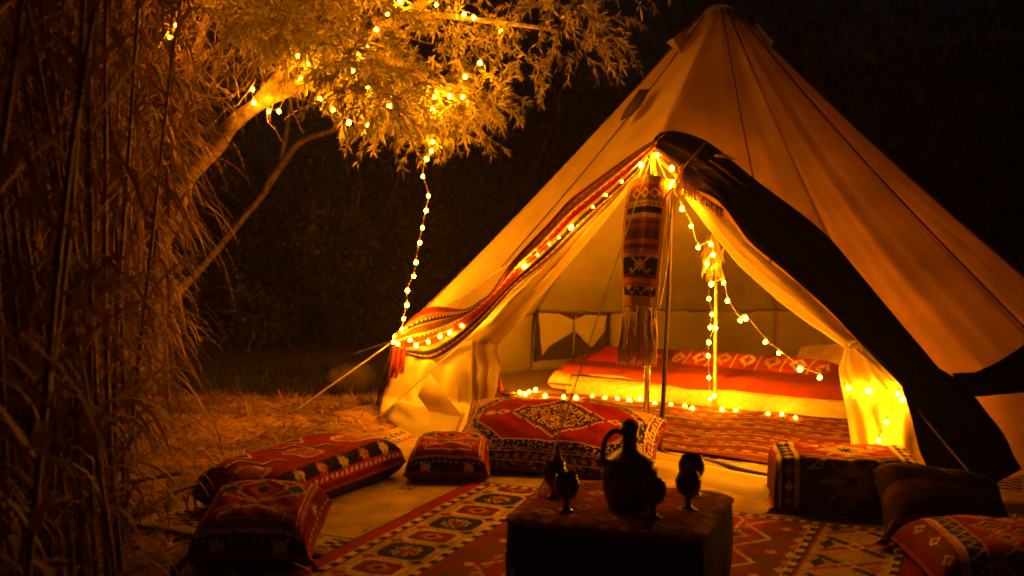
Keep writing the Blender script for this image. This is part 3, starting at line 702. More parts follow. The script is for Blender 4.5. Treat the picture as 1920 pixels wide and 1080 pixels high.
b = MB(); b.lathe([(.001, .282), (.024, .282), (.027, .289), (.018, .302), (.008, .308), (.001, .309)], (0, 0, 0), 20); b.build('stopper', M['redwool'], jug, keep=False)
gob0 = MB(); gob0.lathe([(.001, 0), (.030, 0), (.031, .004), (.016, .010), (.010, .022), (.010, .038), (.020, .048), (.036, .062), (.043, .082), (.043, .100), (.038, .118), (.035, .126), (.033, .126), (.036, .112), (.038, .095), (.032, .072), (.001, .056)], (0, 0, 0), 28)
gmesh = gob0.mesh('bowl'); rimb = MB(); rimb.lathe([(.044, .098), (.0455, .101), (.044, .104)], (0, 0, 0), 28); rimb.lathe([(.0355, .122), (.0365, .127), (.034, .128)], (0, 0, 0), 28); rmesh = rimb.mesh('rim')
for px, py, lb, sc_ in ((1062, 960, 'dark glazed goblet in front of the pale bottle on the low table', 1), (1040, 934, 'dark goblet half hidden at the back left of the low table', 1.0),
                   (1224, 972, 'dark glazed goblet standing just in front of the clay jug', 1.02), (1290, 956, 'front one of two dark goblets at the right of the jug', 1.0), (1296, 926, 'rear one of two dark goblets at the right of the jug', 1.08)):
    g = empty('goblet', at_table(px, py), (0, 0, px), label=lb, cat='goblet', group='goblets on the low table'); g.scale = (sc_,) * 3
    link('bowl', gmesh, M['glaze'], g, keep=False); link('rim', rmesh, M['clay'], g, keep=False)
bt = empty('clay_bottle', at_table(1046, 916), label='slim pale clay bottle at the back edge of the low table', cat='bottle')
b = MB(); b.lathe([(.001, 0), (.03, 0), (.036, .02), (.034, .06), (.022, .10), (.012, .13), (.010, .155), (.014, .165), (.001, .168)], (0, 0, 0), 22); b.build('body', M['paleclay'], bt, keep=False)
b = MB(); b.tube(catmull([(.010, 0, .158), (.022, 0, .172), (.034, 0, .160), (.033, 0, .14)], 4), .005, 6); b.build('spout', M['clay'], bt, keep=False)

# ================================================================== BED
bl, br_ = G(1062, 738), G(1600, 792); bdir = (br_ - bl).normalized(); bn = Vector((-bdir.y, bdir.x, 0)); BW = (br_ - bl).length + .5
bed = empty('bed', bl, label='low bed with a cream knitted throw along the back of the tent', cat='bed')
def soft_box(name, o, lx, ly, z0, z1, m, parent, r=.05, seed=0, amp=.008, nx=60, ny=30, over=0, lab=None):
    """box with rounded upper edges as one draped sheet: front face, top, back"""
    prof = []
    for k in range(6): prof.append((-over, z0 + (z1 - r - z0) * k / 5))
    for k in range(1, 7): a = k / 6 * math.pi / 2; prof.append((-over + r - r * math.cos(a), z1 - r + r * math.sin(a)))
    for k in range(1, ny): prof.append((r - over + (ly - 2 * r) * k / ny, z1))
    for k in range(7): a = math.pi / 2 - k / 6 * math.pi / 2; prof.append((ly - over - r + r * math.cos(a), z1 - r + r * math.sin(a)))
    prof.append((ly - over, z0))
    P = np.zeros((len(prof), nx, 3))
    for j, (d, z) in enumerate(prof):
        for i in range(nx):
            s = i / (nx - 1); ex = min(s, 1 - s) * lx; e = 0 if ex > r else (r - math.sqrt(max(0, r * r - (r - ex) ** 2)))
            q = o + bdir * (lx * s) + bn * d
            nn = noise.noise(Vector((s * 7, d * 5 + z * 5, seed))) * amp + noise.noise(Vector((s * 22, d * 9 + z * 9, seed))) * amp * .4
            q = q - bn * nn * (1 if j < 9 else 0); q.z = z - e * (z > z0 + .02) + (nn if j >= 6 else 0); P[j, i] = q
    o_ = link(name, grid_mesh(name, P), m, parent)
    if lab: o_['label'] = lab
    return solid(o_, .006)
soft_box('mattress', bl, BW, 1.25, .0, .14, M['bedding'], bed, .05, 1, .012)
soft_box('mattress', bl + bn * .05 + Vector((0, 0, .0)), BW - .1, 1.15, .10, .20, M['bedding'], bed, .05, 2, .012)
# red blanket draped on the bed, front edge uneven
nx, ny = 90, 26; P = np.zeros((ny, nx, 3)); o_ = bl + bdir * -.04
for i in range(nx):
    s = i / (nx - 1); low = .155 - .025 * math.sin(s * 3.0) + .02 * math.sin(s * 9) - .02 * s + (.05 * max(0, s - .82) / .18)
    for j in range(ny):
        t = j / (ny - 1)
        if t < .3: d, z = .035 - .02, low + (.225 - low) * (t / .3)
        else: d, z = .015 + 1.1 * (t - .3) / .7, (.225 + .03 * math.sin((t - .3) / .7 * 3.14))
        q = o_ + bdir * (s * BW) + bn * (d + (.03 * (t / .3) ** 2 if t < .3 else .03)); q.z = z + .010 * noise.noise(Vector((s * 9, t * 6, 4))) ; P[j, i] = q
solid(link('blanket', grid_mesh('blanket', P), M['redcloth'], bed), .008)
def bedpillow(px, py, dd, size, rot, m, label, z, seed, name='bed_pillow', cells=None):
    p = bl + bdir * px + bn * dd
    root = cushion(name, label, (p.x, p.y, z), size, rot, cells if cells is not None else np.tile(np.array(m), (20, 30, 1)), m, 'redwool', 4, 2.6, .05, seed=seed, cat='pillow'); return root
th = math.atan2(bdir.y, bdir.x)
c = Cv(90, 30, (.30, .04, .02)); 
for k in range(7): c.dia(7 + k * 13, 16, 4.5, 6, CREAM if k % 2 else BEIGE, .45); c.line(13 + k * 13, 4, 13 + k * 13, 26, 1, BEIGE)
c.rect(0, 2, 90, 4, BEIGE)
bedpillow(1.25, 0, .42, (1.25, .34, .14), (R_(24), 0, th), (.25, .03, .02), 'long red bolster with small heart shapes along the back of the bed', .165, 11, cells=c.done())
bedpillow(.30, 0, .35, (.50, .40, .12), (R_(10), R_(3), th), (.34, .03, .018), 'plain dark red pillow at the left end of the bed', .18, 12)
bedpillow(-.06, 0, .14, (.20, .26, .15), (R_(10), 0, th), (.6, .26, .12), 'small pale orange pillow end beside the knitted throw', .03, 13)
bedpillow(1.75, 0, .95, (.62, .36, .10), (R_(25), R_(-6), th), (.5, .36, .2), 'pale flat cushion at the back right of the bed', .24, 14)
# dark slippers and fleece by the left curtain
fl = empty('fleece', G(905, 752), label='dark shaggy fleece heaped beside the left door curtain', cat='fleece')
b = MB()
for k in range(900):
    a = random.uniform(0, 6.28); rr = math.sqrt(random.random()); p = G(905, 752) + Vector((rr * .13 * math.cos(a), rr * .10 * math.sin(a), (1 - rr * rr) * .11))
    d = Vector((math.cos(a) * rr, math.sin(a) * rr, .7)).normalized(); q = p + d * .035 + Vector((random.uniform(-.015, .015), random.uniform(-.015, .015), 0))
    sdv = Vector((random.uniform(-1, 1), random.uniform(-1, 1), 0)) * .004; b.add([p - sdv, p + sdv, q], [(0, 1, 2)])
b.build('wool', M['redwool'], fl, kind='stuff')
b = MB(); b.lathe([(.12, 0), (.115, .05), (.08, .085), (.001, .10)], G(905, 752), 16); b.build('hide', M['darkwool'], fl)
sp = G(938, 742, .0)
hl = MB(); hl.lathe([(.03, 0), (.034, .01), (.02, .03), (.008, .06), (.012, .075), (.003, .10), (.001, .11)], (0, 0, 0), 14); hb = MB(); hb.lathe([(.001, .0), (.075, .002), (.08, .010), (.055, .016), (.001, .02)], (.04, 0, 0), 18)
pl = empty('lamp_dish', sp + Vector((0, 0, .0)), label='small dark spired brass dish by the left door curtain', cat='dish')
pl.location.z = .02
hl.build('spire', M['redwool'], pl, keep=False); hb.build('plate', M['clay'], pl, keep=False)

# ================================================================== TEXTILES ON THE DOOR
KU = [(1250, 249), (1180, 293), (1100, 352), (1067, 379), (1030, 420), (963, 490), (925, 545), (905, 562), (870, 580), (812, 575), (775, 594), (742, 630)]
KLo = [(1230, 286), (1170, 350), (1100, 412), (1067, 444), (1030, 482), (963, 538), (925, 580), (905, 602), (862, 642), (815, 672), (775, 668), (748, 652)]
W_, H_ = 260, 34
st = pat_strip(W_, H_, [DRED, RUST, NAVY, ORANGE, BROWN, CREAM, RED], [4, 3, 3, 1, 5, 1, 4])
loft('striped_kilim', catmull([RL(*p, .03) if p[1] < 600 else PC(*p, -.08) for p in KU], 5), catmull([PC(*p, -.05) for p in KLo], 5), W_ + 1, H_ + 1, M['weave_t'], None, 2.5, .012, .05, thick=.005, cols=st, seed=1,
     label='striped red kilim draped along the left edge of the tent door', cat='textile')
b = MB()
root = empty('tassel_bunch', G(742, 640, .45), label='bunch of long dark red tassels hanging at the left tent corner', cat='tassels')
for k in range(34):
    u = random.random(); p = PC(738 + u * 22, 640 + random.uniform(0, 8), -.05 + random.uniform(-.03, .03)); q = PC(714 + u * 40, 770 - abs(u - .5) * 20, -.04 + random.uniform(-.05, .03)); q.z = max(.02, q.z)
    b.tube([p, p.lerp(q, .5) + Vector((random.uniform(-.01, .01), 0, 0)), q], [.005, .006, .004], 4)
b.build('strand', M['redwool'], root, kind='stuff')
b = MB()
for k in range(22):
    u = random.random(); p = PC(736 + u * 22, 645, -.02 + random.uniform(-.03, .03)); q = PC(706 + u * 44, 766, .02); q.z = max(.02, q.z); b.tube([p, p.lerp(q, .5), q], [.009, .010, .006], 4)
b.build('dark_strand', M['darkwool'], root, kind='stuff')

DU = [(1236, 250), (1265, 246), (1310, 258), (1345, 278), (1420, 338), (1500, 398), (1560, 450), (1610, 510), (1660, 570), (1720, 640), (1760, 690)]
DLo = [(1232, 284), (1262, 318), (1300, 352), (1345, 378), (1400, 450), (1450, 492), (1500, 535), (1560, 590), (1606, 638), (1650, 684), (1692, 726)]
dark = pat_strip(240, 56, [(.022, .013, .016), (.034, .016, .018), (.018, .012, .018), (.06, .018, .014), (.024, .014, .018)], [9, 6, 8, 2, 7], False)
loft('dark_blanket', catmull([RR(*p, .035) for p in DU], 5), catmull([PC(*p, -.05) for p in DLo], 5), 241, 57, M['weave'], None, 2.5, .022, .05, thick=.006, cols=dark, seed=2,
     label='wide black blanket draped along the right edge of the tent door', cat='textile')
# lower hanging end of it
p_u = RR(1760, 690, .035)
print('right blanket', p_u, PC(1692, 726, -.05), eaves[1], bases[1])
E1u = [p_u, D(1800, 715, p_u.y - .05), D(1850, 765, p_u.y - .15), D(1885, 820, p_u.y - .2), D(1915, 880, p_u.y - .25)]
E1l = [PC(1692, 724, -.06), PC(1708, 770, -.07), PC(1722, 820, -.08), PC(1745, 880, -.1), PC(1800, 940, -.05)]
loft('dark_blanket', catmull(E1u, 5), catmull(E1l, 5), 81, 57, M['weave'], None, 4, .03, .03, thick=.006, cols=pat_strip(80, 56, [(.016, .010, .013), (.024, .012, .014), (.014, .01, .015)], [9, 6, 8], False), seed=3,
     label='black blanket end hanging from the right tent corner to the cushions', cat='textile')
Y5 = p_u.y
def EV(px, py, off=.03):    # plane through the first right eave edge
    n_ = (eaves[1] - eaves[0]).cross(Vector((0, 0, 1))).normalized()
    if n_.dot(CAM - eaves[0]) < 0: n_ = -n_
    return PL(px, py, eaves[0] + n_ * off, n_)
A = [EV(1786, 700), EV(1830, 698), EV(1870, 680), EV(1900, 660), EV(1950, 625)]
B = [EV(1805, 745), EV(1850, 742), EV(1890, 738), EV(1920, 735), EV(1960, 733)]
loft('dark_valance', A, B, 61, 31, M['weave'], None, 1.5, .015, .03, thick=.006, cols=pat_strip(60, 30, [(.02, .012, .014), (.03, .014, .014)], [6, 5], False), seed=4,
     label='dark cloth band hung along the right eave of the tent', cat='textile')
# fringe on the upper right blanket near the apex
fr = empty('dry_palm_bunch', PC(1275, 330, -.10), label='bunch of dried palm fronds tied at the peak of the door', cat='dried leaves')
b = MB()
for k in range(150):
    a = PC(1282 + random.uniform(-10, 16), 318 + random.uniform(-10, 14), -.11 + random.uniform(-.03, .03))
    th_ = R_(random.gauss(118, 32)); L_ = random.uniform(.07, .19)
    q = a + ch * math.cos(th_) * L_ * -1 * .9 + Vector((0, 0, -math.sin(th_) * L_)) - nin * random.uniform(-.03, .05)
    m_ = a.lerp(q, .5) + Vector((0, 0, .012)); wv = Vector((.0025, 0, .0015)); b.add([a - wv, a + wv, m_ + wv * 1.4, m_ - wv * 1.4, q], [(0, 1, 2, 3), (3, 2, 4)])
for (a_, c_) in (((1322, 268), (1246, 372)), ((1330, 300), (1400, 352)), ((1340, 292), (1380, 300))):
    p, q = PC(*a_, -.13), PC(*c_, -.13); b.tube([p, p.lerp(q, .5) + Vector((0, 0, .01)), q], [.006, .011, .003], 6)
b.build('frond', M['palm'], fr, kind='stuff')
b = MB()
for k in range(60):
    t = k / 59; p = PC(1296 + t * 60, 352 + t * 40, -.06); q = p + Vector((random.uniform(-.006, .006), 0, -.035 - .02 * random.random())); b.tube([p, q], .0018, 4)
b.build('fringe_edge', M['redwool'], fr, kind='stuff')

# wall hanging
hang = empty('wall_hanging', PC(1212, 330, -.12), label='narrow woven hanging with a cream fringe hung on the door pole', cat='textile')
A = [PC(1180, 340, -.10), PC(1196, 332, -.13), PC(1218, 328, -.15), PC(1240, 330, -.14), PC(1258, 336, -.11)]
B = [PC(1170, 572, -.10), PC(1186, 574, -.13), PC(1200, 575, -.14), PC(1216, 577, -.13), PC(1232, 578, -.10)]
cells = pat_hanging(); H, W = cells.shape[:2]
a = resample(B, W + 1); c_ = resample(A, W + 1); P = np.zeros((H + 1, W + 1, 3))
for j in range(H + 1):
    t = j / H; P[j] = a * (1 - t) + c_ * t
    bow = .035 * math.sin(math.pi * t) * np.array(ch)
    P[j] += bow * -.35 + (-np.array(nin)) * (.012 * np.sin(np.linspace(0, 6, W + 1) + t * 3))[:, None]
    wfac = 1 + .12 * math.sin(math.pi * t); cm = P[j].mean(0); P[j] = cm + (P[j] - cm) * wfac
solid(link('woven_panel', grid_mesh('woven_panel', P, cells), M['weave_t'], hang), .006)
b = MB()
for k in range(300):
    u = random.random(); p = Vector(a[int(u * W)]) + Vector((0, random.uniform(-.008, .008), .004)); q = PC(1157 + u * 74, 672 + random.uniform(-10, 12) + 4 * u, -.11 + random.uniform(-.03, .03))
    m_ = p.lerp(q, .5) + Vector((random.uniform(-.008, .008), random.uniform(-.01, .01), 0)); b.tube([p, m_, q], [.0018, .0028, .0022], 4)
b.build('fringe', M['fringe'], hang, kind='stuff')
b = MB(); b.tube(catmull([PC(1195, 338, -.14), PC(1222, 285, -.04), PC(1250, 338, -.14)], 5), .004, 6); b.tube([PC(1222, 275, -.04), PC(1226, 330, -.10)], [.012, .016], 8); b.build('hanger_cord', M['rope'], hang)
b = MB(); b.tube(catmull([PC(1262, 340, -.12), PC(1257, 420, -.14), PC(1250, 500, -.14), PC(1236, 578, -.12)], 5), .005, 6); b.build('edge_cord', M['fringe'], hang)

# feather garland on the centre pole
fg = empty('feather_garland', Vector((CEN.x - .03, CEN.y - .06, 1.25)), label='pale feather and leaf garland hanging from the centre pole', cat='garland')
b = MB(); gd = CEN.y - .08
for k in range(60):
    y0 = random.uniform(430, 505); p = D(1334 + random.gauss(0, 9), y0, gd + random.uniform(-.06, .06)); L_ = random.uniform(.07, .14)
    a_ = random.gauss(0, .28); q = p + Vector((math.sin(a_) * L_, random.uniform(-.02, .02), -L_)); m_ = p.lerp(q, .55); s = Vector((math.cos(a_), random.uniform(-.5, .5), 0)).normalized() * random.uniform(.006, .014)
    b.add([p, m_ + s, q, m_ - s], [(0, 1, 2, 3)])
b.build('feather', M['feather'], fg, smooth=False, kind='stuff')

# ================================================================== FAIRY LIGHTS
bb = MB()
bpy_ico = []
import bmesh
bm = bmesh.new(); bmesh.ops.create_icosphere(bm, subdivisions=2, radius=.0125)
for v in bm.verts: v.co.z *= 1.18
bulb_me = bpy.data.meshes.new('bulb'); bm.to_mesh(bulb_me); bm.free()
bulb_me.materials.append(M['bulb'])
def string(label, pts, wire_pts=None, jit=.012, drop=.018, scale=1.0, wr=.0022, group='warm fairy lights'):
    pts = [Vector(p) for p in pts]; root = empty('fairy_lights', pts[0], label=label, cat='string lights', group=group)
    wp = [Vector(p) + Vector((0, 0, drop)) for p in (wire_pts or pts)]
    b = MB(); b.tube(catmull(wp, 4), wr, 5)
    if drop > 0:
        for p in pts: b.tube([p + Vector((0, 0, .010)), p + Vector((0, 0, .026))], .0055, 6)
    b.build('wire', M['wire'], root)
    for p in pts:
        o = bpy.data.objects.new('bulb', bulb_me); col.objects.link(o); o.parent = root; o.matrix_parent_inverse = Matrix.Translation(-root.location)
        o.location = p; k_ = scale * random.uniform(.78, 1.12); o.scale = (k_,) * 3; o.rotation_euler = (random.uniform(-.6, .6), random.uniform(-.6, .6), 0)
    return root
for o in bulb_me.polygons: o.use_smooth = True
# down from the tree to the tent corner
dn = [(800, 298), (793, 331), (803, 367), (799, 395), (792, 427), (787, 455), (780, 492), (776, 518), (764, 545), (763, 572), (757, 598), (754, 617), (740, 632)]
cor = D(740, 632, Lc.y - .1)
string('fairy lights hanging straight down from the tree to the tent corner', [D(x, y, Lc.y - .1 - .2 * (1 - (y - 298) / 340)) for x, y in dn])
# along the left door edge
le = [(738, 641), (746, 645), (769, 637), (780, 648), (803, 641), (825, 631), (843, 624), (866, 610), (879, 597), (896, 580), (932, 541), (958, 515), (983, 499), (1071, 426), (1202, 309)]
string('fairy lights along the striped kilim on the left door edge', [PC(x, y, -.13) for x, y in le])
string('tiny glinting lights half hidden in the upper striped kilim', [PC(x, y, -.12) for x, y in ((1008, 478), (1030, 458), (1048, 445), (1112, 388), (1136, 366), (1166, 340))], scale=.5)
string('fairy lights over the peak of the door', [PC(1232, 291, -.10), PC(1260, 316, -.11), PC(1262, 343, -.12), PC(1256, 350, -.11), PC(1279, 390, -.02)])
# from the peak down to the right inside
di = [(1296, 424), (1309, 464), (1333, 458), (1337, 478), (1326, 494), (1334, 533), (1357, 530), (1364, 564), (1388, 601), (1398, 597), (1435, 641), (1460, 662), (1500, 692), (1537, 708)]
string('fairy lights running from the door peak across the tent inside', [PC(1279, 392, .0)] + [PC(x, y, .25 if x < 1350 else .3) for x, y in di])
string('fairy lights on the bright right door curtain', [PC(x, y, o) for x, y, o in ((1590, 728, .05), (1628, 733, .03), (1684, 738, -.05), (1692, 749, -.05), (1662, 791, -.035), (1648, 826, -.02))])
string('added unseen fairy lights brightening the upper right door curtain', [PC(x, y, .17) for x, y in ((1310, 380), (1330, 400), (1352, 424), (1374, 446), (1396, 468), (1420, 490), (1446, 512), (1470, 532), (1496, 554), (1524, 576), (1550, 600))])  # hidden string, added to brighten the curtain from behind
string('fairy lights coiled behind the bright right door curtain', [PC(x, y, o) for x, y, o in ((1600, 700, .30), (1620, 740, .26), (1606, 800, .24), (1660, 770, .24), (1660, 836, .2), (1640, 716, .24), (1672, 742, .22), (1630, 770, .26), (1684, 800, .22), (1640, 830, .26))])
string('fairy lights wound down the centre pole', [D(x, y, CEN.y - .04) for x, y in ((1332, 500), (1329, 560), (1335, 590), (1332, 614), (1342, 615), (1329, 642), (1328, 667), (1329, 708))] + [D(1331, 748, CEN.y - .1), D(1339, 742, CEN.y - .1)])
fb = [(975, 738), (985, 741), (992, 736), (1004, 733), (1022, 744), (1057, 746), (1080, 748), (1111, 745), (1134, 748), (1158, 750), (1180, 752), (1200, 750), (1228, 758), (1258, 761), (1284, 764), (1298, 768), (1354, 770), (1380, 771), (1440, 778), (1466, 779), (1492, 785)]
string('row of fairy lights on the tent floor along the bed', [G(x, y - 2, .03) for x, y in fb], drop=-.01, scale=1.0)
# tree strings
tr1 = [(474, 168), (476, 193), (504, 209), (523, 209), (541, 175), (564, 147), (577, 120), (558, 105)]
string('fairy lights wrapped on the lower bough of the olive tree', [D(x, y, 6.95 + random.uniform(-.1, .1)) for x, y in tr1])
tr2 = [(577, 120), (600, 186), (624, 206), (654, 230), (690, 235), (730, 200), (811, 205), (815, 182), (817, 172), (843, 181), (868, 182)]
string('fairy lights across the lower crown of the olive tree', [D(x, y, 6.55 + random.uniform(-.12, .12)) for x, y in tr2])
tr3 = [(750, 3), (727, 27), (706, 55), (688, 88), (673, 104), (661, 132), (690, 166), (811, 266), (809, 283)]
string('fairy lights falling through the middle of the olive crown', [D(x, y, 6.5 + random.uniform(-.15, .15)) for x, y in tr3])
tr4 = [(888, 33), (870, 27), (818, 9), (872, 144), (900, 118), (940, 60), (960, -30), (880, -80), (760, -70)]
string('fairy lights high in the right of the olive crown', [D(x, y, 6.45 + random.uniform(-.15, .15)) for x, y in tr4])
string('fairy lights at the left of the olive tree by the reeds', [D(x, y, 6.9) for x, y in ((319, 70), (330, 48), (350, -30), (395, -55), (440, -25), (485, -60), (530, -25), (575, -55), (620, -30), (665, -60))])

# ================================================================== OLIVE TREE
tree = empty('olive_tree', G(285, 735), label='leaning olive tree with lit crown wound with fairy lights', cat='tree')
def limb(pix, r, name='branch', wob=.02):
    pts = catmull([D(*p) if len(p) == 3 else G(*p) for p in pix], 6); n = len(pts)
    rs = [r[0] + (r[1] - r[0]) * i / (n - 1) + wob * r[0] * math.sin(i * 1.7) for i in range(n)]
    pts = [p + Vector((noise.noise(p * 3), noise.noise(p * 3 + Vector((5, 0, 0))), 0)) * r[0] * .5 for p in pts]
    b = MB(); b.tube(pts, rs, 12); return b.build(name, M['bark'], tree)
limb([(282, 742), (287, 640, 7.9), (290, 540, 7.8), (312, 440, 7.65), (345, 350, 7.45), (400, 275, 7.3), (470, 205, 7.1), (540, 168, 7.0), (600, 130, 6.9)], (.085, .038), 'trunk')
limb([(600, 130, 6.9), (660, 85, 6.8), (740, 40, 6.7), (860, -40, 6.6), (960, -120, 6.5)], (.045, .02))
limb([(470, 205, 7.1), (530, 130, 7.0), (560, 60, 6.9), (600, 10, 6.9), (660, -90, 6.8)], (.04, .02))
limb([(640, 100, 6.85), (720, 110, 6.7), (800, 150, 6.6), (870, 200, 6.5)], (.03, .012))
limb([(700, 60, 6.75), (800, 30, 6.7), (920, 40, 6.6), (1060, 60, 6.6)], (.028, .010))
limb([(560, 160, 6.95), (620, 175, 6.9), (680, 180, 6.8), (760, 220, 6.6), (800, 270, 6.6)], (.022, .008))
limb([(345, 350, 7.45), (330, 240, 7.4), (360, 120, 7.3), (400, 0, 7.2), (430, -100, 7.2)], (.04, .02))
limb([(290, 600, 8.0), (380, 500, 8.8), (440, 430, 9.2), (520, 320, 9.5), (545, 180, 9.6), (560, 60, 9.6)], (.034, .016))
limb([(500, 350, 9.45), (560, 270, 9.5), (640, 240, 9.5), (700, 200, 9.5)], (.035, .012))
tb_ = MB()
for k in range(150):
    px, py = random.uniform(300, 720), random.uniform(-60, 190)
    if px > 480 and py > 140: py -= 80
    p = D(px, py, random.uniform(6.7, 7.3)); d = Vector((random.gauss(0, .8), random.gauss(0, .5), random.gauss(0, .7))).normalized(); pts = [p]
    for i in range(8): d = (d + Vector((random.gauss(0, .28), random.gauss(0, .2), random.gauss(-.04, .28)))).normalized(); p = p + d * random.uniform(.04, .10); pts.append(p)
    tb_.tube(catmull(pts, 2), [.006 - .005 * i / 16 for i in range(17)], 4, False)
tb_.build('bare_twig', M['bark'], tree, kind='stuff')
# leaves
def leaf_mesh(name, P0, Dv, L, Wd, fold=.25):
    n = len(P0); Dv = Dv / np.linalg.norm(Dv, axis=1, keepdims=True)
    rv = rng.normal(size=(n, 3)); S = np.cross(Dv, rv); S /= np.linalg.norm(S, axis=1, keepdims=True)
    L = L[:, None]; Wd = Wd[:, None]; a = P0; m = P0 + Dv * L * .5; t = P0 + Dv * L + np.array([0, 0, -1]) * L * .08
    V = np.stack([a, m + S * Wd, t, m - S * Wd], 1).reshape(-1, 3); q = np.arange(4 * n).reshape(n, 4)
    return raw_mesh(bpy.data.meshes.new(name), V, q)
bx = np.array([540, 600, 650, 690, 720, 770, 810, 860, 910, 950, 985, 1020, 1060, 1090, 1130, 1165, 1220]); by = np.array([110, 150, 215, 235, 285, 275, 322, 300, 270, 225, 160, 120, 135, 160, 110, 50, -5])
P0 = []; DV = []; tw = MB(); LL = []
def twig(base, dirn, L_, nleaf, ll):
    p = base.copy(); d = dirn.normalized(); pts = [p.copy()]; st = 5
    for i in range(st):
        d = (d + Vector((random.uniform(-.25, .25), random.uniform(-.25, .25), -.16 + random.uniform(-.1, .1)))).normalized(); p = p + d * (L_ / st); pts.append(p.copy())
    tw.tube(pts, [.003, .0028, .0024, .002, .0016, .001], 3, False)
    for i in range(nleaf):
        t = random.random() ** .8 * st; k = min(st - 1, int(t)); q = pts[k].lerp(pts[k + 1], t - k); dd = (pts[k + 1] - pts[k]).normalized()
        sdv = Vector((random.gauss(0, 1), random.gauss(0, 1), random.gauss(0, 1))); dd = (dd * 1.0 + sdv * .55).normalized()
        P0.append(tuple(q)); DV.append(tuple(dd)); LL.append(random.uniform(.7, 1.15) * ll)
clumps = []
while len(clumps) < 105:
    px = random.uniform(470, 1195); yb = np.interp(px, bx, by); top = -240
    py = yb - 40 - abs(random.gauss(0, 50)) if random.random() < .42 else random.uniform(top, yb - 40)
    if 985 < px < 1055 and py > 50: continue
    if px > 1000 and random.random() < .35: continue
    clumps.append((px, py, 6.75 + random.gauss(0, .38)))
for px, py, Y in clumps:
    c0 = D(px, py, Y); c0.z += .05; bd = Vector((random.gauss(.1, .6), random.gauss(0, .6), random.gauss(0, .3)))
    for k in range(17):
        o_ = Vector((random.gauss(0, .085), random.gauss(0, .085), random.gauss(0, .06)))
        twig(c0 + o_, bd + o_ * 9 + Vector((random.gauss(0, .4), random.gauss(0, .4), random.gauss(-.1, .45))), random.uniform(.12, .28), 19, .062)
me = leaf_mesh('leaves', np.array(P0), np.array(DV), np.array(LL), np.array(LL) * .105)
link('crown', me, M['olive'], tree, smooth=False, kind='stuff')
tw.build('twig', M['bark'], tree, kind='stuff')

# ================================================================== REEDS
def blade(b, p, d, L_, wd, droop, ns=6):
    vs = []; q = p.copy(); d = d.normalized(); side = d.cross(Vector((0, 0, 1)))
    if side.length < .1: side = Vector((1, 0, 0))
    side.normalize()
    for i in range(ns + 1):
        t = i / ns; wv = wd * (1 - t) ** .6 * min(1, .4 + t * 4); vs += [q - side * wv, q + side * wv]
        q = q + d * (L_ / ns); d = (d + Vector((random.uniform(-.06, .06), random.uniform(-.06, .06), -droop / ns * (1 + t)))).normalized()
    b.add(vs, [(2 * i, 2 * i + 1, 2 * i + 3, 2 * i + 2) for i in range(ns)])
def reed_meshes(seed, Hh, nl, dry=1.0):
    random.seed(seed); c = MB(); l = MB(); bend = Vector((random.gauss(0, .18), random.gauss(0, .18), 0)); pts = []
    for i in range(14): t = i / 13; pts.append(Vector((0, 0, Hh * t)) + bend * t * t * Hh * .5 + Vector((math.sin(i) * .006, math.cos(i * 1.3) * .006, 0)))
    rs = [.011 * (1 - .7 * i / 13) for i in range(14)]; c.tube(pts, rs, 6)
    for i in range(1, 13): c.tube([pts[i] - Vector((0, 0, .008)), pts[i] + Vector((0, 0, .008))], rs[i] * 1.3, 6)
    for k in range(nl):
        t = random.uniform(.03, 1); i = min(12, int(t * 13)); p = pts[i].lerp(pts[i + 1], t * 13 - i); a = random.uniform(0, 6.283)
        blade(l, p, Vector((math.cos(a), math.sin(a), random.uniform(.3, 1.8))), random.uniform(.25, .6), random.uniform(.006, .017), random.uniform(.3, 3.4))
    return c.mesh('cane'), l.mesh('leaves')
RM = [reed_meshes(100 + i, random.Random(i).uniform(3.3, 4.6), 62) for i in range(7)]
random.seed(55)
def reed(p, k, rz, tilt, label, group):
    o = empty('giant_reed', p, (tilt[0], tilt[1], rz), label=label, cat='reed', group=group)
    link('cane', RM[k][0], M['cane'], o, keep=False); link('leaves', RM[k][1], M['reed'], o, keep=False)
TH = {'cane': ([], [], 0), 'leaves': ([], [], 0)}; acc = {'cane': [[], []], 'leaves': [[], []]}; cntv = {'cane': 0, 'leaves': 0}
RMd = []
for c_, l_ in RM:
    e_ = []
    for me_ in (c_, l_):
        v_ = np.zeros(len(me_.vertices) * 3, np.float32); me_.vertices.foreach_get('co', v_); e_.append((v_.reshape(-1, 3), [tuple(p.vertices) for p in me_.polygons]))
    RMd.append(e_)
for k in range(170):
    Y = random.uniform(3.6, 7.6); px = random.uniform(-160, 262 - (7.6 - Y) * 10); x = (px - 960) / F * Y
    mw = np.array(Matrix.LocRotScale(Vector((x, Y, -.03)), Euler((random.gauss(0, .06), random.gauss(0, .06), random.uniform(0, 6.28))), None))
    for nm_, (v_, f_) in zip(('cane', 'leaves'), RMd[k % 7]):
        acc[nm_][0].append(v_ @ mw[:3, :3].T + mw[:3, 3]); acc[nm_][1] += [tuple(i + cntv[nm_] for i in f) for f in f_]; cntv[nm_] += len(v_)
thk = empty('reed_thicket', (-2.6, 5.6, 0), label='dense thicket of dry reeds filling the left side of the camp', cat='reeds')
for nm_, m_ in (('cane', 'cane'), ('leaves', 'reed')):
    me_ = bpy.data.meshes.new(nm_); me_.from_pydata(np.concatenate(acc[nm_][0]).tolist(), [], acc[nm_][1]); me_.update(); link(nm_, me_, M[m_], thk, kind='stuff')
for k in range(15):
    Y = random.uniform(2.3, 3.5); px = random.uniform(-260, 120 - (3.5 - Y) * 60)
    reed(((px - 960) / F * Y, Y, -.03), k % 7, random.uniform(0, 6.28), (random.gauss(0, .10), random.gauss(-.02, .12)), 'dark reed at the very front of the left thicket', 'front reeds of the left thicket')
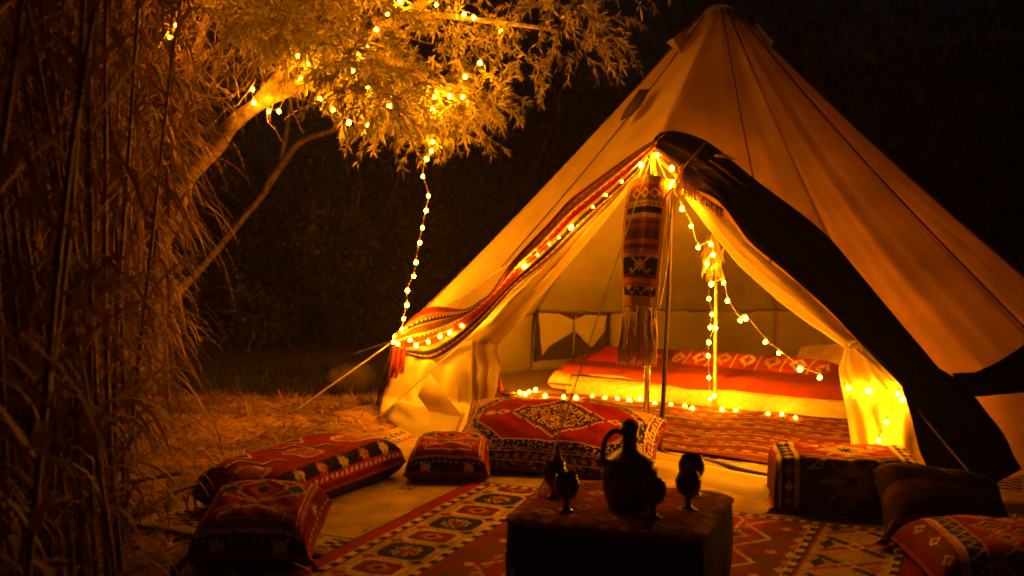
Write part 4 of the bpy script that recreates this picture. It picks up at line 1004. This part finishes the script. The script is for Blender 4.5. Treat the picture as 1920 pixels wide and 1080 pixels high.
for k in range(30):
    Y = random.uniform(7.4, 8.6); px = random.uniform(285, 520)
    h_ = .95
    reed(((px - 960) / F * Y * 1.0, Y, 1.1), k % 7, random.uniform(0, 6.28), (random.gauss(0, .25), random.gauss(.1, .3)), 'reed top leaning among the boughs of the olive tree', 'reeds behind the olive tree') if False else None
# dry blades in a colour brightened to look lit, around the trunk and the left of the crown (leaning reed tops)
rt = empty('leaning_reeds', G(300, 760), label='bright dry reed blades arching around the olive trunk', cat='reed')
b = MB()
for k in range(1900):
    r_ = random.random()
    if r_ > .8 and random.random() < .6: continue
    if r_ < .60: px, py = random.uniform(300, 640), random.uniform(-160, 170 - max(0, (380 - random.uniform(300, 640))) * .1)
    elif r_ < .80: px, py = random.gauss(310, 28), random.uniform(60, 420)
    else: px, py = random.gauss(318, 16), random.uniform(380, 640)
    if px > 470 and py > 150: py -= 90
    Y = random.uniform(6.9, 7.9); a = random.uniform(-.9, 3.6) if r_ < .6 else random.uniform(-1.0, .9)
    blade(b, D(px, py, Y), Vector((math.cos(a), random.gauss(0, .5), math.sin(a) * .8)), random.uniform(.18, .5) * (1 if r_ < .8 else .7), random.uniform(.003, .008), random.uniform(.8, 3.0), 5)
b.build('blade', M['dry'], rt, kind='stuff')
b = MB()
for k in range(750):
    px, py = random.uniform(60, 330), random.uniform(-100, 760); Y = random.uniform(4.6, 6.6); a = random.uniform(0, 6.283)
    blade(b, D(px, py, Y), Vector((math.cos(a), math.sin(a) * .6, random.uniform(-.4, .9))), random.uniform(.25, .75), random.uniform(.005, .012), random.uniform(1, 3.5), 7)
b.build('frond', M['reed'], rt, kind='stuff')
b = MB()
for px, py, Y, L_ in ((290, 800, 6.9, 3.0), (318, 760, 7.2, 3.2)):
    p = G(px, 760); p = D(px, 745, Y); p.z = 0; b.tube(catmull([p, p + Vector((-.05, 0, L_ * .4)), p + Vector((-.15, .05, L_ * .8)), p + Vector((-.35, .1, L_))], 5), .010, 6)
b.build('cane', M['cane'], rt)
# fallen canes crossing low on the left
for i, (q0, q1, Y0, Y1) in enumerate((((60, 815), (270, 690), 4.6, 5.4), ((110, 960), (350, 885), 4.2, 4.5), ((200, 700), (300, 840), 4.6, 4.9), ((250, 970), (390, 905), 4.4, 4.8))):
    p, q = D(*q0, Y0), D(*q1, Y1); o = empty('fallen_cane', (p.x, p.y, 0), label=('thick dark cane leaning across the reeds', 'lowest thin cane pointing at the square cushion', 'short broken cane hanging in the reeds', 'thin cane above the corner of the mat')[i], cat='cane')
    b = MB(); b.tube(catmull([p, p.lerp(q, .5) + Vector((0, 0, .03)), q], 6), [.010] * 13, 6); b.build('stalk', M['cane'], o)
    b = MB()
    for k in range(14): blade(b, p.lerp(q, random.random()), Vector((random.gauss(0, 1), random.gauss(0, .6), random.uniform(-1, .8))), random.uniform(.12, .3), .006, 2)
    b.build('leaves', M['reed'], o)

# ================================================================== STRAW ON THE GROUND
def in_mat(p):
    r = Vector((p.x, p.y, 0)) - Vector((K.x, K.y, 0)); a, c = r.dot(pd), r.dot(ud); return -.01 < a < 4.4 and -.01 < c < 2.75
def in_tent(p): return (Vector((p.x, p.y)) - CEN.xy).length < rad * 1.02 or in_mat(p)
b = MB(); cnt = 0
while cnt < 38000:
    px = random.uniform(-100, 1000); py = 715 + abs(random.gauss(0, 130))
    if py > 1150: continue
    p = G(px, py)
    if p.y > 11 or in_tent(p): continue
    a = random.uniform(0, 6.283); L_ = random.uniform(.06, .24); el = abs(random.gauss(0, .14)) if random.random() < .97 else random.uniform(.3, .9)
    d = Vector((math.cos(a) * math.cos(el), math.sin(a) * math.cos(el), math.sin(el))); p.z = -.022 + random.random() * .02
    s = Vector((-math.sin(a), math.cos(a), random.uniform(-.5, .5))) * random.uniform(.0018, .0048); m_ = p + d * L_ * .55; q = p + d * L_ + Vector((0, 0, -.02 * el))
    b.add([p - s, p + s, m_ + s, m_ - s, q], [(0, 1, 2, 3), (3, 2, 4)]); cnt += 1
b.build('straw', M['straw_hay'], None, kind='stuff', label='dry straw and grass litter covering the ground left of the tent', cat='straw')
b = MB()
for k in range(9000):
    px = random.uniform(-200, 1000); p = G(px, random.uniform(700, 745))
    if p.y > 13 or in_tent(p): continue
    a = random.uniform(0, 6.28); blade(b, p, Vector((math.cos(a) * .5, math.sin(a) * .5, 1)), random.uniform(.06, .26), .003, 1.2, 3)
b.build('grass', M['shrub'], None, kind='stuff', label='dark grass growing at the foot of the bushes', cat='grass')

# stones behind the left corner
for i, (px, py, s, lb) in enumerate(((652, 742, .17, 'blocky pale stone behind the tent corner, left one'), (682, 762, .06, 'small rounded stone beside the blocky one near the tassels'))):
    bm = bmesh.new(); bmesh.ops.create_icosphere(bm, subdivisions=3, radius=1)
    for v in bm.verts:
        q = v.co.copy(); m_ = max(abs(q.x), abs(q.y), abs(q.z)); v.co = q.lerp(q / m_, .6 if i == 0 else .15) * s; v.co.z *= .7; v.co += v.co.normalized() * noise.noise(q * 2 + Vector((i, 0, 0))) * s * .3
    me = bpy.data.meshes.new('stone'); bm.to_mesh(me); bm.free(); g = G(px, py); o = link('stone', me, M['stone'], None, label=lb, cat='stone'); o.location = (g.x, g.y + s, s * .5)

# ================================================================== HAZE
HZ = .0018
if HZ:
    hm = bpy.data.materials.new('haze'); hm.use_nodes = True; t = hm.node_tree; t.nodes.clear(); ou = t.nodes.new('ShaderNodeOutputMaterial'); pv = t.nodes.new('ShaderNodeVolumePrincipled')
    pv.inputs['Density'].default_value = HZ; pv.inputs['Color'].default_value = (.9, .9, .9, 1); pv.inputs['Anisotropy'].default_value = .3; t.links.new(pv.outputs[0], ou.inputs['Volume'])
    b = MB(); x0, x1, y0, y1, z0, z1 = -165, 165, -65, 265, -1.1, 9; b.add([(x0, y0, z0), (x1, y0, z0), (x1, y1, z0), (x0, y1, z0), (x0, y0, z1), (x1, y0, z1), (x1, y1, z1), (x0, y1, z1)], [(0, 3, 2, 1), (4, 5, 6, 7), (0, 1, 5, 4), (1, 2, 6, 5), (2, 3, 7, 6), (3, 0, 4, 7)])
    b.build('haze', hm, None, smooth=False, kind='stuff', label='thin night haze glowing softly around the lamps', cat='haze')
# ================================================================== DARK SHRUBS BEHIND
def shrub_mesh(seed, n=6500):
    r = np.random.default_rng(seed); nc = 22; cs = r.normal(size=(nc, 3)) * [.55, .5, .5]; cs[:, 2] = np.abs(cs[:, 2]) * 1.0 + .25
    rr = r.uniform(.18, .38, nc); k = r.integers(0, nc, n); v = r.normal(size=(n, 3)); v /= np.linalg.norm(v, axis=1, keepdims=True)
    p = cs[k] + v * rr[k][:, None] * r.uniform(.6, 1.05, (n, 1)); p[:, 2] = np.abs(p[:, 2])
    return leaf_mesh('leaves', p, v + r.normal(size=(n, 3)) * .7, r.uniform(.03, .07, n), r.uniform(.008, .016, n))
SM = [shrub_mesh(i) for i in range(4)]
st_ = MB()
for k in range(9): a = k * .7; st_.tube([(0, 0, 0), (math.cos(a) * .2, math.sin(a) * .2, .45), (math.cos(a) * .5, math.sin(a) * .5, 1.0)], [.025, .015, .006], 5)
stem_me = st_.mesh('stem')
sh = [(345, 9.6, 1.5, 'dark leafy bush just right of the olive trunk'), (430, 9.9, 1.7, 'dark bush under the second bough behind the straw'), (520, 9.8, 1.6, 'dark bush in the middle of the gap behind the straw'),
      (610, 10.0, 1.9, 'dark bush behind the stones left of the tent'), (690, 10.3, 2.2, 'tall dark bush directly behind the hanging lights'), (780, 10.6, 2.4, 'tall dark bush behind the left slope of the tent'),
      (900, 11.2, 2.8, 'dark tree mass just left of the tent roof'), (1010, 11.8, 3.2, 'dark tree mass behind the middle of the left roof slope'), (1130, 12.3, 3.6, 'dark tree under the tip of the olive crown'),
      (1500, 12.3, 4.1, 'dark tree right behind the tent peak'), (1620, 11.6, 4.0, 'dark tree above the upper right roof slope'), (1740, 11.0, 4.0, 'dark leafy tree at the upper right'),
      (1860, 10.4, 4.0, 'dark tree beside the right picture edge'), (1990, 9.8, 3.8, 'dark tree reaching in at the right edge'), (250, 10.2, 2.4, 'dark bush behind the reed thicket'), (80, 10.5, 3.0, 'dark tree far behind the reeds at left')]
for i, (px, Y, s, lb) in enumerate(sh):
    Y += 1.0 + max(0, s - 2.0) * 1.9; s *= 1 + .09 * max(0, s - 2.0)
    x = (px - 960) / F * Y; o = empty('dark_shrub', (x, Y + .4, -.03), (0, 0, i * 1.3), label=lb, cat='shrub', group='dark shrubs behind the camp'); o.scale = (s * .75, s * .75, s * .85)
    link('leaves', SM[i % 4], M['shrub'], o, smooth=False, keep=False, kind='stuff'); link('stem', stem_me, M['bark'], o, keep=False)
print('built', len(bpy.data.objects))
